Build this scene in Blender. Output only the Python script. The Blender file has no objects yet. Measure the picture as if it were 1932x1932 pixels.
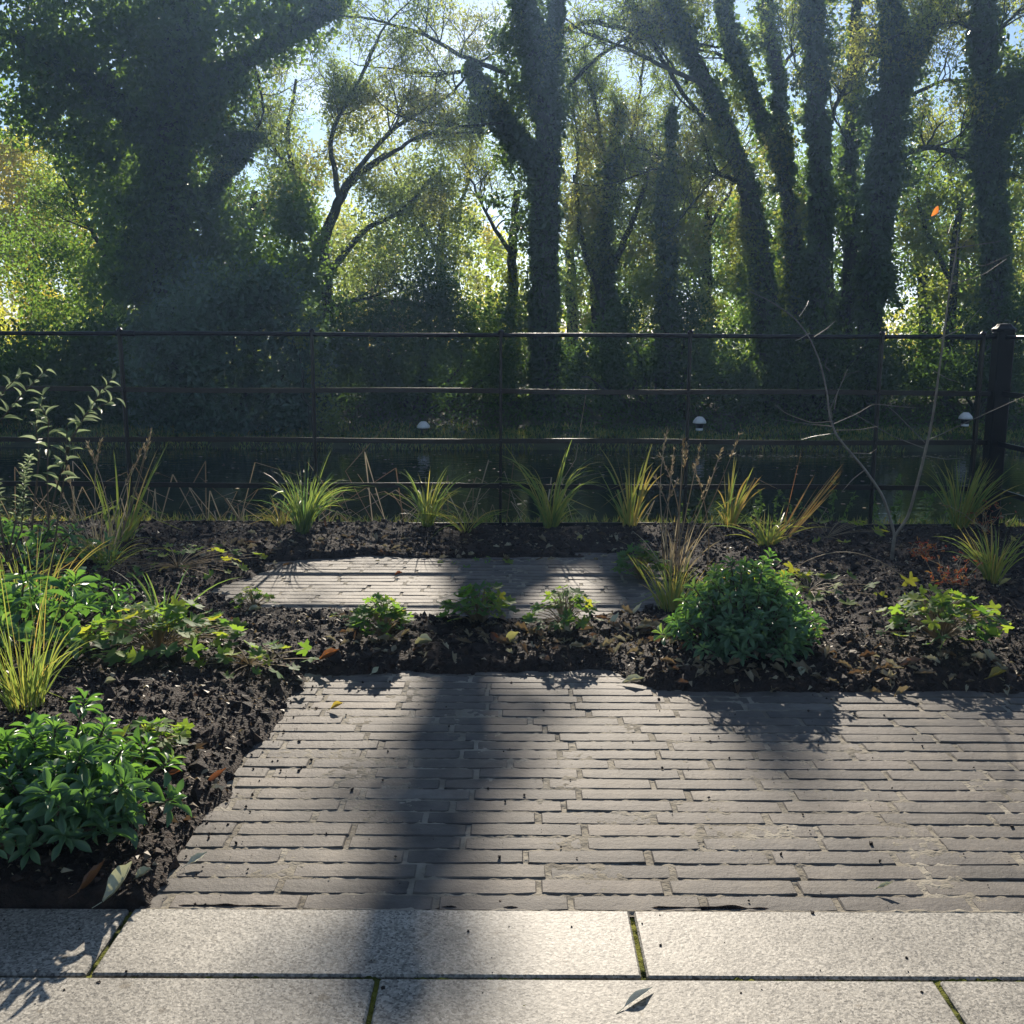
import bpy, math, random
import numpy as np
from mathutils import Vector
R_ = math.radians
rng = np.random.default_rng(7)
random.seed(7)
sc = bpy.context.scene
col = sc.collection

# ------------------------------------------------------------------ camera
EYE = np.array([0.0, 0.0, 1.05])
PITCH, ROLL = R_(9.8), R_(0.25)
cam_d = bpy.data.cameras.new('camera')
cam = bpy.data.objects.new('camera', cam_d); col.objects.link(cam)
cam_d.sensor_fit = 'HORIZONTAL'; cam_d.sensor_width = 36.0; cam_d.lens = 36.0
cam_d.clip_start = 0.05; cam_d.clip_end = 3000
from mathutils import Matrix
Mr = Matrix.Rotation(R_(90) - PITCH, 4, 'X') @ Matrix.Rotation(ROLL, 4, 'Z')
cam.matrix_world = Matrix.Translation(Vector(EYE)) @ Mr
sc.camera = cam
MR = np.array(Mr.to_3x3())

def ray(px, py):
    """direction through a point of the 1932-px picture"""
    return MR @ np.array([(px - 966) / 1932.0, (966 - py) / 1932.0, -1.0])
def G(px, py, z=0.0):
    d = ray(px, py); t = (z - EYE[2]) / d[2]
    return EYE + d * t
def F(px, py, Y):
    d = ray(px, py); return EYE + d * (Y / d[1])

# ------------------------------------------------------------------ sky and sun
SUN_EL, SUN_AZ = R_(26.0), R_(0.9)
w = bpy.data.worlds.new("World"); sc.world = w; w.use_nodes = True
nt = w.node_tree; nt.nodes.clear()
def N(t, typ, **kw):
    n = t.nodes.new(typ)
    for k, v in kw.items(): setattr(n, k, v)
    return n
out = N(nt, 'ShaderNodeOutputWorld'); bg = N(nt, 'ShaderNodeBackground')
sky = N(nt, 'ShaderNodeTexSky', sky_type='NISHITA', sun_disc=False, sun_elevation=SUN_EL, sun_rotation=SUN_AZ,
        air_density=1.0, dust_density=0.2, ozone_density=3.0)
tc = N(nt, 'ShaderNodeTexCoord'); mp = N(nt, 'ShaderNodeMapping'); mp.inputs['Scale'].default_value = (1, 1, 2.6)
mp.inputs['Location'].default_value = (3.3, 1.7, 0.4)
nz = N(nt, 'ShaderNodeTexNoise'); nz.inputs['Scale'].default_value = 2.3; nz.inputs['Detail'].default_value = 7
nz.inputs['Roughness'].default_value = 0.55
rp = N(nt, 'ShaderNodeValToRGB'); rp.color_ramp.elements[0].position = 0.57; rp.color_ramp.elements[1].position = 0.72
rp.color_ramp.elements[1].color = (0.8, 0.8, 0.8, 1)
mx = N(nt, 'ShaderNodeMix', data_type='RGBA'); mx.inputs['B'].default_value = (15, 15.1, 15.5, 1)
L = nt.links.new
L(tc.outputs['Generated'], mp.inputs['Vector']); L(mp.outputs[0], nz.inputs['Vector']); L(nz.outputs['Fac'], rp.inputs['Fac'])
L(rp.outputs['Color'], mx.inputs['Factor']); L(sky.outputs[0], mx.inputs['A']); L(mx.outputs['Result'], bg.inputs['Color'])
bg.inputs['Strength'].default_value = 0.052
L(bg.outputs[0], out.inputs['Surface'])
sd = bpy.data.lights.new('sun', 'SUN'); sd.energy = 4.6; sd.angle = R_(0.5); sd.color = (1.0, 0.89, 0.74)
sun = bpy.data.objects.new('sun', sd); col.objects.link(sun)
SDIR = np.array([math.sin(SUN_AZ) * math.cos(SUN_EL), math.cos(SUN_AZ) * math.cos(SUN_EL), math.sin(SUN_EL)])
sun.rotation_euler = Vector(-SDIR).to_track_quat('-Z', 'Y').to_euler()
sun.location = (0.5, 12, 20)
sc.view_settings.view_transform = 'Standard'; sc.view_settings.look = 'None'
sc.view_settings.exposure = 1.13; sc.view_settings.gamma = 1.0
cy = sc.cycles
cy.use_denoising = True
cy.max_bounces = 7; cy.diffuse_bounces = 3; cy.glossy_bounces = 3; cy.transmission_bounces = 5
cy.caustics_reflective = False; cy.caustics_refractive = False; cy.sample_clamp_indirect = 4.0

# ------------------------------------------------------------------ helpers
def vnoise(x, y, seed=0):
    xi = np.floor(x).astype(np.int64); yi = np.floor(y).astype(np.int64)
    xf = x - xi; yf = y - yi
    u = xf * xf * (3 - 2 * xf); v = yf * yf * (3 - 2 * yf)
    def h(a, b):
        n = (a * 374761393 + b * 668265263 + seed * 1442695041) & 0xFFFFFFFF
        n = ((n ^ (n >> 13)) * 1274126177) & 0xFFFFFFFF
        return ((n ^ (n >> 16)) & 0xFFFF) / 65535.0
    return (h(xi, yi) * (1 - u) + h(xi + 1, yi) * u) * (1 - v) + (h(xi, yi + 1) * (1 - u) + h(xi + 1, yi + 1) * u) * v
def fbm(x, y, octv=4, seed=0, gain=0.5):
    s = 0; a = 1; t = 0
    for i in range(octv):
        s = s + a * vnoise(x * 2**i, y * 2**i, seed + i * 17); t += a; a *= gain
    return s / t
def unit(v):
    v = np.asarray(v, float); return v / (np.linalg.norm(v, axis=-1, keepdims=True) + 1e-12)

class MB:
    def __init__(s): s.V = []; s.nv = 0; s.Fc = []; s.R = []; s.M = []
    def add(s, V, Fa, rnd=0.5, mat=0):
        V = np.asarray(V, np.float32).reshape(-1, 3); Fa = np.asarray(Fa, np.int64)
        if len(Fa) == 0: return
        s.V.append(V); s.Fc.append(Fa + s.nv); s.nv += len(V)
        r = np.broadcast_to(np.asarray(rnd, np.float32).ravel(), (len(Fa),)) if np.size(rnd) in (1, len(Fa)) else np.asarray(rnd)
        s.R.append(np.array(r)); s.M.append(np.full(len(Fa), mat))
    def box(s, c, size, rnd=0.5, mat=0, rotz=0, bev=0):
        cx, cy_, cz = c; hx, hy, hz = [q / 2 for q in size]
        if bev <= 0:
            P = np.array([[x, y, z] for z in (-hz, hz) for y in (-hy, hy) for x in (-hx, hx)])
            Fq = [[0, 2, 3, 1], [4, 5, 7, 6], [0, 1, 5, 4], [2, 6, 7, 3], [0, 4, 6, 2], [1, 3, 7, 5]]
        else:
            P = []; b = bev
            for z, i in ((-hz, b), (-hz + b, 0), (hz - b, 0), (hz, b)):
                X, Y = hx - i, hy - i
                P += [[-X + (b - i if i == 0 else 0) , -Y, z], [X - (b - i if i == 0 else 0), -Y, z], [X, -Y + (b - i if i == 0 else 0), z], [X, Y - (b - i if i == 0 else 0), z],
                      [X - (b - i if i == 0 else 0), Y, z], [-X + (b - i if i == 0 else 0), Y, z], [-X, Y - (b - i if i == 0 else 0), z], [-X, -Y + (b - i if i == 0 else 0), z]]
            P = np.array(P); Fq = []
            for k in range(3):
                for j in range(8):
                    a, c2 = k * 8 + j, k * 8 + (j + 1) % 8
                    Fq.append([a, c2, c2 + 8, a + 8])
            n8 = [24, 25, 26, 27, 28, 29, 30, 31]
            Fq += [[24, 25, 26, 27], [24, 27, 28, 31], [28, 29, 30, 31], [0, 3, 2, 1], [0, 7, 4, 3], [7, 6, 5, 4]]
        ca, sa = math.cos(rotz), math.sin(rotz)
        Q = P.copy(); Q[:, 0] = P[:, 0] * ca - P[:, 1] * sa; Q[:, 1] = P[:, 0] * sa + P[:, 1] * ca
        s.add(Q + np.array([cx, cy_, cz]), Fq, rnd, mat)
    def tube(s, P, r, k=6, rnd=0.5, mat=0, cap=True, flat=1.0):
        P = np.asarray(P, float); n = len(P); r = np.broadcast_to(np.asarray(r, float), (n,))
        T = np.gradient(P, axis=0); T = unit(T)
        ref = np.array([0, 0, 1.0]) if abs(T[0, 2]) < .9 else np.array([1.0, 0, 0])
        A = unit(np.cross(T, ref)); B = np.cross(T, A)
        an = np.linspace(0, 2 * np.pi, k, endpoint=False)
        V = P[:, None] + r[:, None, None] * (np.cos(an)[None, :, None] * A[:, None] + flat * np.sin(an)[None, :, None] * B[:, None])
        i = np.arange(n - 1)[:, None] * k; j = np.arange(k)[None]; j2 = (j + 1) % k
        Fq = np.stack([i + j, i + j2, i + k + j2, i + k + j], -1).reshape(-1, 4)
        s.add(V, Fq, rnd, mat)
        if cap and k >= 4:
            for b in (0, (n - 1) * k):
                c = V.reshape(-1, 3)[b:b + k]; cc = c.mean(0)
                s.add(np.vstack([c, cc]), [[q, (q + 1) % k, k] for q in range(k)], rnd, mat)
    def inst(s, tv, tf, P, U, Nn, S, rnd, mat=0, W=None):
        """copies of template tv (n,3: along, across, normal) at P with direction U and normal Nn, size S"""
        n = len(P)
        if n == 0: return
        U = unit(U); Vv = unit(np.cross(Nn, U)); Nn = np.cross(U, Vv)
        S = np.broadcast_to(np.asarray(S, float), (n,))
        Wd = S if W is None else np.broadcast_to(np.asarray(W, float), (n,))
        tv = np.asarray(tv, float)
        if tv.ndim == 2: tv = np.broadcast_to(tv, (n,) + tv.shape)
        V = P[:, None] + S[:, None, None] * (tv[:, :, 0:1] * U[:, None] + tv[:, :, 2:3] * Nn[:, None]) + Wd[:, None, None] * tv[:, :, 1:2] * Vv[:, None]
        tf = np.asarray(tf); k = tv.shape[1]
        Fa = tf[None] + (np.arange(n) * k)[:, None, None]
        rr = np.repeat(np.broadcast_to(np.asarray(rnd, np.float32), (n,)), len(tf))
        s.add(V, Fa.reshape(-1, tf.shape[1]), rr, mat)
    def ribbon(s, P, Wd, width, rnd=0.5, mat=0):
        P = np.asarray(P, float); n = len(P)
        Wd = unit(np.broadcast_to(np.asarray(Wd, float), P.shape)); width = np.asarray(width, float)[:, None]
        V = np.stack([P - Wd * width / 2, P + Wd * width / 2], 1)
        i = np.arange(n - 1) * 2
        s.add(V, np.stack([i, i + 1, i + 3, i + 2], 1), rnd, mat)
    def build(s, name, mats, parent=None, smooth=False, loc=None):
        me = bpy.data.meshes.new(name)
        if s.V:
            V = np.vstack(s.V); me.vertices.add(len(V)); 
            if loc is not None: V = V - np.asarray(loc, np.float32)
            me.vertices.foreach_set('co', V.astype(np.float32).ravel())
            tot = np.concatenate([np.full(len(f), f.shape[1]) for f in s.Fc]); li = np.concatenate([f.ravel() for f in s.Fc])
            me.loops.add(len(li)); me.loops.foreach_set('vertex_index', li.astype(np.int32))
            me.polygons.add(len(tot)); st = np.concatenate([[0], np.cumsum(tot)[:-1]])
            me.polygons.foreach_set('loop_start', st.astype(np.int32))
            try: me.polygons.foreach_set('loop_total', tot.astype(np.int32))
            except Exception: pass
            me.polygons.foreach_set('material_index', np.concatenate(s.M).astype(np.int32))
            me.polygons.foreach_set('use_smooth', np.full(len(tot), bool(smooth)))
            at = me.attributes.new('rnd', 'FLOAT', 'FACE'); at.data.foreach_set('value', np.concatenate(s.R).astype(np.float32))
            me.update(calc_edges=True)
        for m in (mats if isinstance(mats, (list, tuple)) else [mats]): me.materials.append(m)
        o = bpy.data.objects.new(name, me); col.objects.link(o)
        if parent is not None: o.parent = parent
        elif loc is not None: o.location = tuple(float(q) for q in loc)
        return o
def tag(o, label=None, cat=None, group=None, kind=None):
    if label: o['label'] = label
    if cat: o['category'] = cat
    if group: o['group'] = group
    if kind: o['kind'] = kind
    return o
def thing(name, label, cat, loc, group=None):
    o = bpy.data.objects.new(name, None); col.objects.link(o); o.location = tuple(float(q) for q in loc)
    o.empty_display_size = 0.1
    return tag(o, label, cat, group)

# leaf templates (along, across, normal)
KITE = np.array([[0, 0, 0], [.45, .5, .07], [1, 0, -.05], [.4, -.5, .07]]); KITE_F = [[0, 1, 2, 3]]
def leaf_t(prof, fold=.15, curl=.2, wav=0.0):
    us = np.linspace(0, 1, len(prof)); V = []; Fq = []
    for i, (u, p) in enumerate(zip(us, prof)):
        z = -curl * u * u
        V += [[u, 0, z], [u, p / 2, z + fold * p / 2 + wav * (-1)**i], [u, -p / 2, z + fold * p / 2 - wav * (-1)**i]]
    for i in range(len(prof) - 1):
        a = i * 3; Fq += [[a, a + 1, a + 4, a + 3], [a, a + 3, a + 5, a + 2]]
    return np.array(V), np.array(Fq)
OBOV = leaf_t([.12, .22, .42, .68, .9, 1.0, .75, .04], .35, .30)      # width is in units of W
LANC = leaf_t([.1, .75, 1.0, .75, .05], .35, .35)
DRY = leaf_t([.05, .7, 1.0, .9, .5, .03], .5, -.25, .06)
def lobed_t(lobes=5, depth=.38, n=30, cup=.18, seed=0):
    r0 = np.random.default_rng(seed); V = [[0, 0, 0]]
    for i in range(n):
        a = -np.pi + 2 * np.pi * (i + .5) / n
        rr = 1 - depth * (0.5 - 0.5 * math.cos(lobes * a * 1.0 + np.pi * (lobes % 2 == 0))) ** 1.3
        rr *= 0.93 + .07 * (-1)**i
        if abs(abs(a) - np.pi) < .35: rr *= .35
        rr *= 1 + r0.normal(0, .03)
        V.append([.5 * rr * math.cos(a), .5 * rr * math.sin(a), cup * .5 * rr * rr + r0.normal(0, .015)])
    V = np.array(V); V[:, 0] += .0
    return V, np.array([[0, 1 + i, 1 + (i + 1) % n] for i in range(n - 1)])
LOB = [lobed_t(5, .4, 30, .2, 1), lobed_t(5, .55, 30, -.15, 2), lobed_t(7, .3, 34, .3, 3)]

# ------------------------------------------------------------------ materials
def newmat(name):
    m = bpy.data.materials.new(name); m.use_nodes = True; m.node_tree.nodes.clear()
    return m, m.node_tree
def ramp(t, cols, fac=None):
    r = N(t, 'ShaderNodeValToRGB'); cr = r.color_ramp
    while len(cr.elements) < len(cols): cr.elements.new(.5)
    for i, c in enumerate(cols):
        if len(c) == 4: p, c = c[0], c[1:]
        else: p = i / (len(cols) - 1)
        cr.elements[i].position = p; cr.elements[i].color = (*c, 1)
    if fac is not None: t.links.new(fac, r.inputs['Fac'])
    return r
def leafmat(name, cols, trans=(.25, .35, .03), amt=.4, rough=.45, spec=.4, tcols=None):
    m, t = newmat(name); o = N(t, 'ShaderNodeOutputMaterial'); a = N(t, 'ShaderNodeAttribute', attribute_name='rnd')
    r = ramp(t, cols, a.outputs['Fac']); p = N(t, 'ShaderNodeBsdfPrincipled'); tr = N(t, 'ShaderNodeBsdfTranslucent')
    ns = N(t, 'ShaderNodeTexNoise'); ns.inputs['Scale'].default_value = 60; ns.inputs['Detail'].default_value = 2
    hs = N(t, 'ShaderNodeHueSaturation'); mr = N(t, 'ShaderNodeMapRange'); mr.inputs['To Min'].default_value = .75; mr.inputs['To Max'].default_value = 1.25
    tco = N(t, 'ShaderNodeTexCoord'); t.links.new(tco.outputs['Object'], ns.inputs['Vector'])
    t.links.new(ns.outputs['Fac'], mr.inputs['Value']); t.links.new(mr.outputs[0], hs.inputs['Value']); t.links.new(r.outputs['Color'], hs.inputs['Color'])
    p.inputs['Roughness'].default_value = rough; p.inputs['Specular IOR Level'].default_value = spec
    t.links.new(hs.outputs[0], p.inputs['Base Color'])
    if tcols:
        r2 = ramp(t, tcols, a.outputs['Fac']); t.links.new(r2.outputs['Color'], tr.inputs['Color'])
    else: tr.inputs['Color'].default_value = (*trans, 1)
    mxs = N(t, 'ShaderNodeMixShader'); mxs.inputs[0].default_value = amt
    t.links.new(p.outputs[0], mxs.inputs[1]); t.links.new(tr.outputs[0], mxs.inputs[2]); t.links.new(mxs.outputs[0], o.inputs['Surface'])
    return m
def solid(name, cols, rough=.6, scale=20, bump=.3, bscale=60, bdist=.01, spec=.4, metal=0, use_rnd=False, stretch=(1, 1, 1)):
    m, t = newmat(name); o = N(t, 'ShaderNodeOutputMaterial'); p = N(t, 'ShaderNodeBsdfPrincipled')
    tco = N(t, 'ShaderNodeTexCoord'); mpp = N(t, 'ShaderNodeMapping'); mpp.inputs['Scale'].default_value = stretch
    t.links.new(tco.outputs['Object'], mpp.inputs['Vector'])
    n1 = N(t, 'ShaderNodeTexNoise'); n1.inputs['Scale'].default_value = scale; n1.inputs['Detail'].default_value = 6
    t.links.new(mpp.outputs[0], n1.inputs['Vector'])
    fac = n1.outputs['Fac']
    if use_rnd:
        a = N(t, 'ShaderNodeAttribute', attribute_name='rnd'); mm = N(t, 'ShaderNodeMath', operation='MULTIPLY_ADD')
        t.links.new(n1.outputs['Fac'], mm.inputs[0]); mm.inputs[1].default_value = .5
        m2 = N(t, 'ShaderNodeMath', operation='MULTIPLY'); t.links.new(a.outputs['Fac'], m2.inputs[0]); m2.inputs[1].default_value = .5
        t.links.new(m2.outputs[0], mm.inputs[2]); fac = mm.outputs[0]
    r = ramp(t, cols, fac); t.links.new(r.outputs['Color'], p.inputs['Base Color'])
    n2 = N(t, 'ShaderNodeTexNoise'); n2.inputs['Scale'].default_value = bscale; n2.inputs['Detail'].default_value = 5
    t.links.new(mpp.outputs[0], n2.inputs['Vector'])
    b = N(t, 'ShaderNodeBump'); b.inputs['Strength'].default_value = bump; b.inputs['Distance'].default_value = bdist
    t.links.new(n2.outputs['Fac'], b.inputs['Height']); t.links.new(b.outputs[0], p.inputs['Normal'])
    p.inputs['Roughness'].default_value = rough; p.inputs['Specular IOR Level'].default_value = spec; p.inputs['Metallic'].default_value = metal
    t.links.new(p.outputs[0], o.inputs['Surface'])
    return m
M = {}
M['bark'] = solid('bark', [(.25, .028, .036, .022), (.75, .062, .066, .044)], .85, 6, .8, 25, .03, .2, stretch=(1, 1, .35))
M['twig'] = solid('twig', [(.3, .05, .042, .032), (.7, .13, .11, .08)], .8, 8, .3, 40, .01, .2)
M['sapling_bark'] = solid('sapling_bark', [(.3, .12, .10, .08), (.7, .24, .21, .165)], .45, 30, .3, 80, .002, .5)
M['ivy'] = leafmat('ivy_leaf', [(.018, .036, .020), (.030, .056, .028), (.045, .08, .035)], (.26, .44, .06), .30, .40, .35)
M['dark'] = leafmat('evergreen_leaf', [(.010, .024, .015), (.03, .06, .034), (.08, .125, .06)], (.30, .50, .06), .42, .5, .3)
M['thin'] = leafmat('thin_leaf', [(.04, .07, .02), (.09, .11, .03), (.15, .12, .04)], amt=.5, tcols=[(.28, .45, .06), (.48, .60, .08), (.60, .58, .10)])
M['olive'] = leafmat('olive_leaf', [(.05, .08, .025), (.09, .12, .035), (.13, .12, .045)], amt=.5, tcols=[(.26, .40, .07), (.42, .52, .10), (.50, .45, .12)])
M['yellow'] = leafmat('yellow_leaf', [(.08, .13, .02), (.18, .2, .03), (.28, .2, .03)], amt=.55, tcols=[(.45, .62, .05), (.75, .78, .08), (.9, .66, .1)])
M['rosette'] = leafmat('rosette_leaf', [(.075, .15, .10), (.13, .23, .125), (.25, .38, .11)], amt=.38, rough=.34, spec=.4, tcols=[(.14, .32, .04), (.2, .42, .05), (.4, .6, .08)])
M['geran'] = leafmat('lobed_leaf', [(.05, .11, .045), (.08, .16, .055), (.2, .27, .05)], amt=.45, rough=.62, spec=.14, tcols=[(.16, .36, .05), (.32, .52, .05), (.6, .6, .05)])
M['blade'] = leafmat('grass_blade', [(.05, .10, .045), (.13, .19, .05), (.32, .26, .07)], amt=.4, rough=.45, tcols=[(.16, .30, .08), (.42, .52, .08), (.7, .5, .12)])
M['orange_blade'] = leafmat('orange_blade', [(.22, .12, .05), (.32, .22, .08), (.35, .30, .11)], amt=.4, tcols=[(.5, .22, .06), (.58, .36, .1), (.6, .5, .14)])
M['straw'] = leafmat('straw', [(.16, .11, .065), (.30, .23, .14), (.48, .4, .27)], amt=.25, rough=.6, tcols=[(.3, .2, .1), (.5, .4, .2), (.6, .5, .3)])
M['dry'] = leafmat('dry_leaf', [(.07, .045, .03), (.20, .16, .10), (.42, .38, .28)], amt=.15, rough=.55, tcols=[(.25, .13, .06), (.4, .3, .14), (.55, .5, .25)])
M['fall_y'] = leafmat('yellowing_leaf', [(.3, .25, .06), (.4, .34, .1), (.45, .4, .16)], amt=.35, tcols=[(.6, .45, .05), (.7, .6, .1), (.6, .6, .2)])
M['fall_p'] = leafmat('pale_leaf', [(.42, .43, .30), (.5, .5, .38), (.6, .6, .5)], amt=.2, rough=.45, tcols=[(.5, .5, .25), (.6, .6, .3), (.6, .6, .4)])
M['fall_b'] = leafmat('brown_leaf', [(.10, .05, .03), (.2, .11, .06), (.33, .22, .13)], amt=.2, rough=.5, tcols=[(.4, .12, .03), (.5, .2, .05), (.5, .3, .1)])
M['red'] = leafmat('red_leaf', [(.12, .035, .02), (.22, .06, .03), (.3, .17, .05)], amt=.3, tcols=[(.7, .06, .03), (.8, .2, .04), (.8, .5, .08)])
M['orange'] = leafmat('orange_leaf', [(.5, .16, .04), (.55, .2, .05)], amt=.5, tcols=[(.9, .25, .04), (.9, .3, .05)])
M['grey'] = leafmat('grey_green_leaf', [(.06, .11, .05), (.10, .17, .08), (.2, .28, .15)], amt=.35, rough=.5, tcols=[(.3, .4, .2), (.4, .5, .25), (.5, .6, .35)])
M['bigbush'] = leafmat('blue_green_leaf', [(.04, .072, .055), (.065, .11, .082), (.10, .155, .11)], (.2, .34, .06), .25, .5, .35)
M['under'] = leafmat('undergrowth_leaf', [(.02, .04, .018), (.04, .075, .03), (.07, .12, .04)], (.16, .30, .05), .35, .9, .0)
M['soil'] = solid('soil', [(.3, .012, .009, .008), (.55, .03, .021, .016), (.8, .065, .042, .03)], .85, 35, 1.0, 140, .012, .25)
M['clod'] = solid('soil_clod', [(.2, .012, .009, .008), (.55, .03, .021, .017), (.85, .07, .045, .032)], .8, 60, .8, 200, .006, .3, use_rnd=True)
M['ground'] = solid('ground_soil', [(.3, .03, .035, .015), (.7, .06, .065, .03)], .9, 4, .5, 20, .03, .2)
M['iron'] = solid('black_painted_iron', [(.3, .003, .0035, .005), (.7, .008, .009, .012)], .30, 30, .25, 120, .002, .35)
M['post_iron'] = solid('matt_black_iron', [(.3, .003, .0035, .0045), (.7, .006, .007, .009)], .5, 30, .2, 120, .002, .15)
M['lampcap'] = solid('white_lamp_cap', [(.3, .6, .6, .6), (.7, .75, .74, .72)], .4, 20, .1, 60, .003, .5)
M['lampbody'] = solid('black_lamp_body', [(.3, .02, .02, .025), (.7, .035, .035, .04)], .5, 20, .1, 60, .003, .5)

def brick_mat():
    m, t = newmat('grey_clay_brick'); o = N(t, 'ShaderNodeOutputMaterial'); p = N(t, 'ShaderNodeBsdfPrincipled'); k = t.links.new
    a = N(t, 'ShaderNodeAttribute', attribute_name='rnd'); tco = N(t, 'ShaderNodeTexCoord')
    base = ramp(t, [(0, .058, .054, .050), (.25, .080, .073, .066), (.5, .105, .094, .082), (.72, .082, .076, .070), (.88, .125, .108, .092), (1, .15, .138, .122)], a.outputs['Fac'])
    n1 = N(t, 'ShaderNodeTexNoise'); n1.inputs['Scale'].default_value = 14; n1.inputs['Detail'].default_value = 8; n1.inputs['Roughness'].default_value = .65
    k(tco.outputs['Object'], n1.inputs['Vector'])
    mr = N(t, 'ShaderNodeMapRange'); mr.inputs['From Min'].default_value = .3; mr.inputs['From Max'].default_value = .7; mr.inputs['To Min'].default_value = .72; mr.inputs['To Max'].default_value = 1.3
    k(n1.outputs['Fac'], mr.inputs['Value'])
    hs = N(t, 'ShaderNodeHueSaturation'); k(base.outputs[0], hs.inputs['Color']); k(mr.outputs[0], hs.inputs['Value'])
    # sandy dust swept over the faces
    n2 = N(t, 'ShaderNodeTexNoise'); n2.inputs['Scale'].default_value = 5; n2.inputs['Detail'].default_value = 9; n2.inputs['Roughness'].default_value = .7
    k(tco.outputs['Object'], n2.inputs['Vector']); dr = ramp(t, [(.5, 0, 0, 0), (.72, .55, .55, .55)], n2.outputs['Fac'])
    mixc = N(t, 'ShaderNodeMix', data_type='RGBA'); mixc.inputs['B'].default_value = (.21, .18, .14, 1)
    k(dr.outputs[0], mixc.inputs['Factor']); k(hs.outputs[0], mixc.inputs['A'])
    k(mixc.outputs['Result'], p.inputs['Base Color'])
    n3 = N(t, 'ShaderNodeTexNoise'); n3.inputs['Scale'].default_value = 90; n3.inputs['Detail'].default_value = 8; n3.inputs['Roughness'].default_value = .7
    k(tco.outputs['Object'], n3.inputs['Vector']); b = N(t, 'ShaderNodeBump'); b.inputs['Strength'].default_value = .55; b.inputs['Distance'].default_value = .004
    k(n3.outputs['Fac'], b.inputs['Height']); k(b.outputs[0], p.inputs['Normal'])
    p.inputs['Roughness'].default_value = .68; p.inputs['Specular IOR Level'].default_value = .22
    k(p.outputs[0], o.inputs['Surface']); return m
M['brick'] = brick_mat()
M['sand'] = solid('jointing_sand', [(.3, .13, .115, .09), (.5, .21, .19, .15), (.75, .31, .285, .235)], .9, 9, .8, 150, .004, .2)

def granite_mat():
    m, t = newmat('granite'); o = N(t, 'ShaderNodeOutputMaterial'); p = N(t, 'ShaderNodeBsdfPrincipled'); k = t.links.new
    tco = N(t, 'ShaderNodeTexCoord')
    v = N(t, 'ShaderNodeTexVoronoi'); v.inputs['Scale'].default_value = 260; k(tco.outputs['Object'], v.inputs['Vector'])
    sp = N(t, 'ShaderNodeSeparateColor'); k(v.outputs['Color'], sp.inputs['Color'])
    r1 = ramp(t, [(0, .06, .057, .05), (.2, .14, .132, .112), (.55, .22, .205, .172), (1, .345, .323, .275)], sp.outputs['Red'])
    n1 = N(t, 'ShaderNodeTexNoise'); n1.inputs['Scale'].default_value = 7; n1.inputs['Detail'].default_value = 8; k(tco.outputs['Object'], n1.inputs['Vector'])
    mr = N(t, 'ShaderNodeMapRange'); mr.inputs['From Min'].default_value = .3; mr.inputs['From Max'].default_value = .7; mr.inputs['To Min'].default_value = .72; mr.inputs['To Max'].default_value = 1.15
    k(n1.outputs['Fac'], mr.inputs['Value']); hs = N(t, 'ShaderNodeHueSaturation'); k(r1.outputs[0], hs.inputs['Color'])
    at = N(t, 'ShaderNodeAttribute', attribute_name='rnd'); m1 = N(t, 'ShaderNodeMath', operation='MULTIPLY_ADD'); k(at.outputs['Fac'], m1.inputs[0]); m1.inputs[1].default_value = .16; m1.inputs[2].default_value = .92
    m2 = N(t, 'ShaderNodeMath', operation='MULTIPLY'); k(m1.outputs[0], m2.inputs[0]); k(mr.outputs[0], m2.inputs[1]); k(m2.outputs[0], hs.inputs['Value'])
    # small dark stains
    n4 = N(t, 'ShaderNodeTexNoise'); n4.inputs['Scale'].default_value = 28; n4.inputs['Detail'].default_value = 3; k(tco.outputs['Object'], n4.inputs['Vector'])
    st = ramp(t, [(.66, 1, 1, 1), (.73, .5, .46, .40)], n4.outputs['Fac'])
    mu = N(t, 'ShaderNodeMix', data_type='RGBA', blend_type='MULTIPLY'); mu.inputs['Factor'].default_value = 1
    k(hs.outputs[0], mu.inputs['A']); k(st.outputs[0], mu.inputs['B']); k(mu.outputs['Result'], p.inputs['Base Color'])
    n3 = N(t, 'ShaderNodeTexNoise'); n3.inputs['Scale'].default_value = 170; n3.inputs['Detail'].default_value = 4; k(tco.outputs['Object'], n3.inputs['Vector'])
    b = N(t, 'ShaderNodeBump'); b.inputs['Strength'].default_value = .32; b.inputs['Distance'].default_value = .003
    k(n3.outputs['Fac'], b.inputs['Height']); k(b.outputs[0], p.inputs['Normal'])
    p.inputs['Roughness'].default_value = .6; p.inputs['Specular IOR Level'].default_value = .4
    k(p.outputs[0], o.inputs['Surface']); return m
M['granite'] = granite_mat()
M['moss'] = solid('moss', [(.3, .03, .04, .012), (.5, .10, .11, .02), (.7, .2, .2, .035)], .95, 12, 1, 300, .004, .1)
M['jointdirt'] = solid('joint_dirt', [(.35, .025, .022, .016), (.6, .08, .075, .03)], .95, 14, 1, 200, .004, .1)
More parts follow.
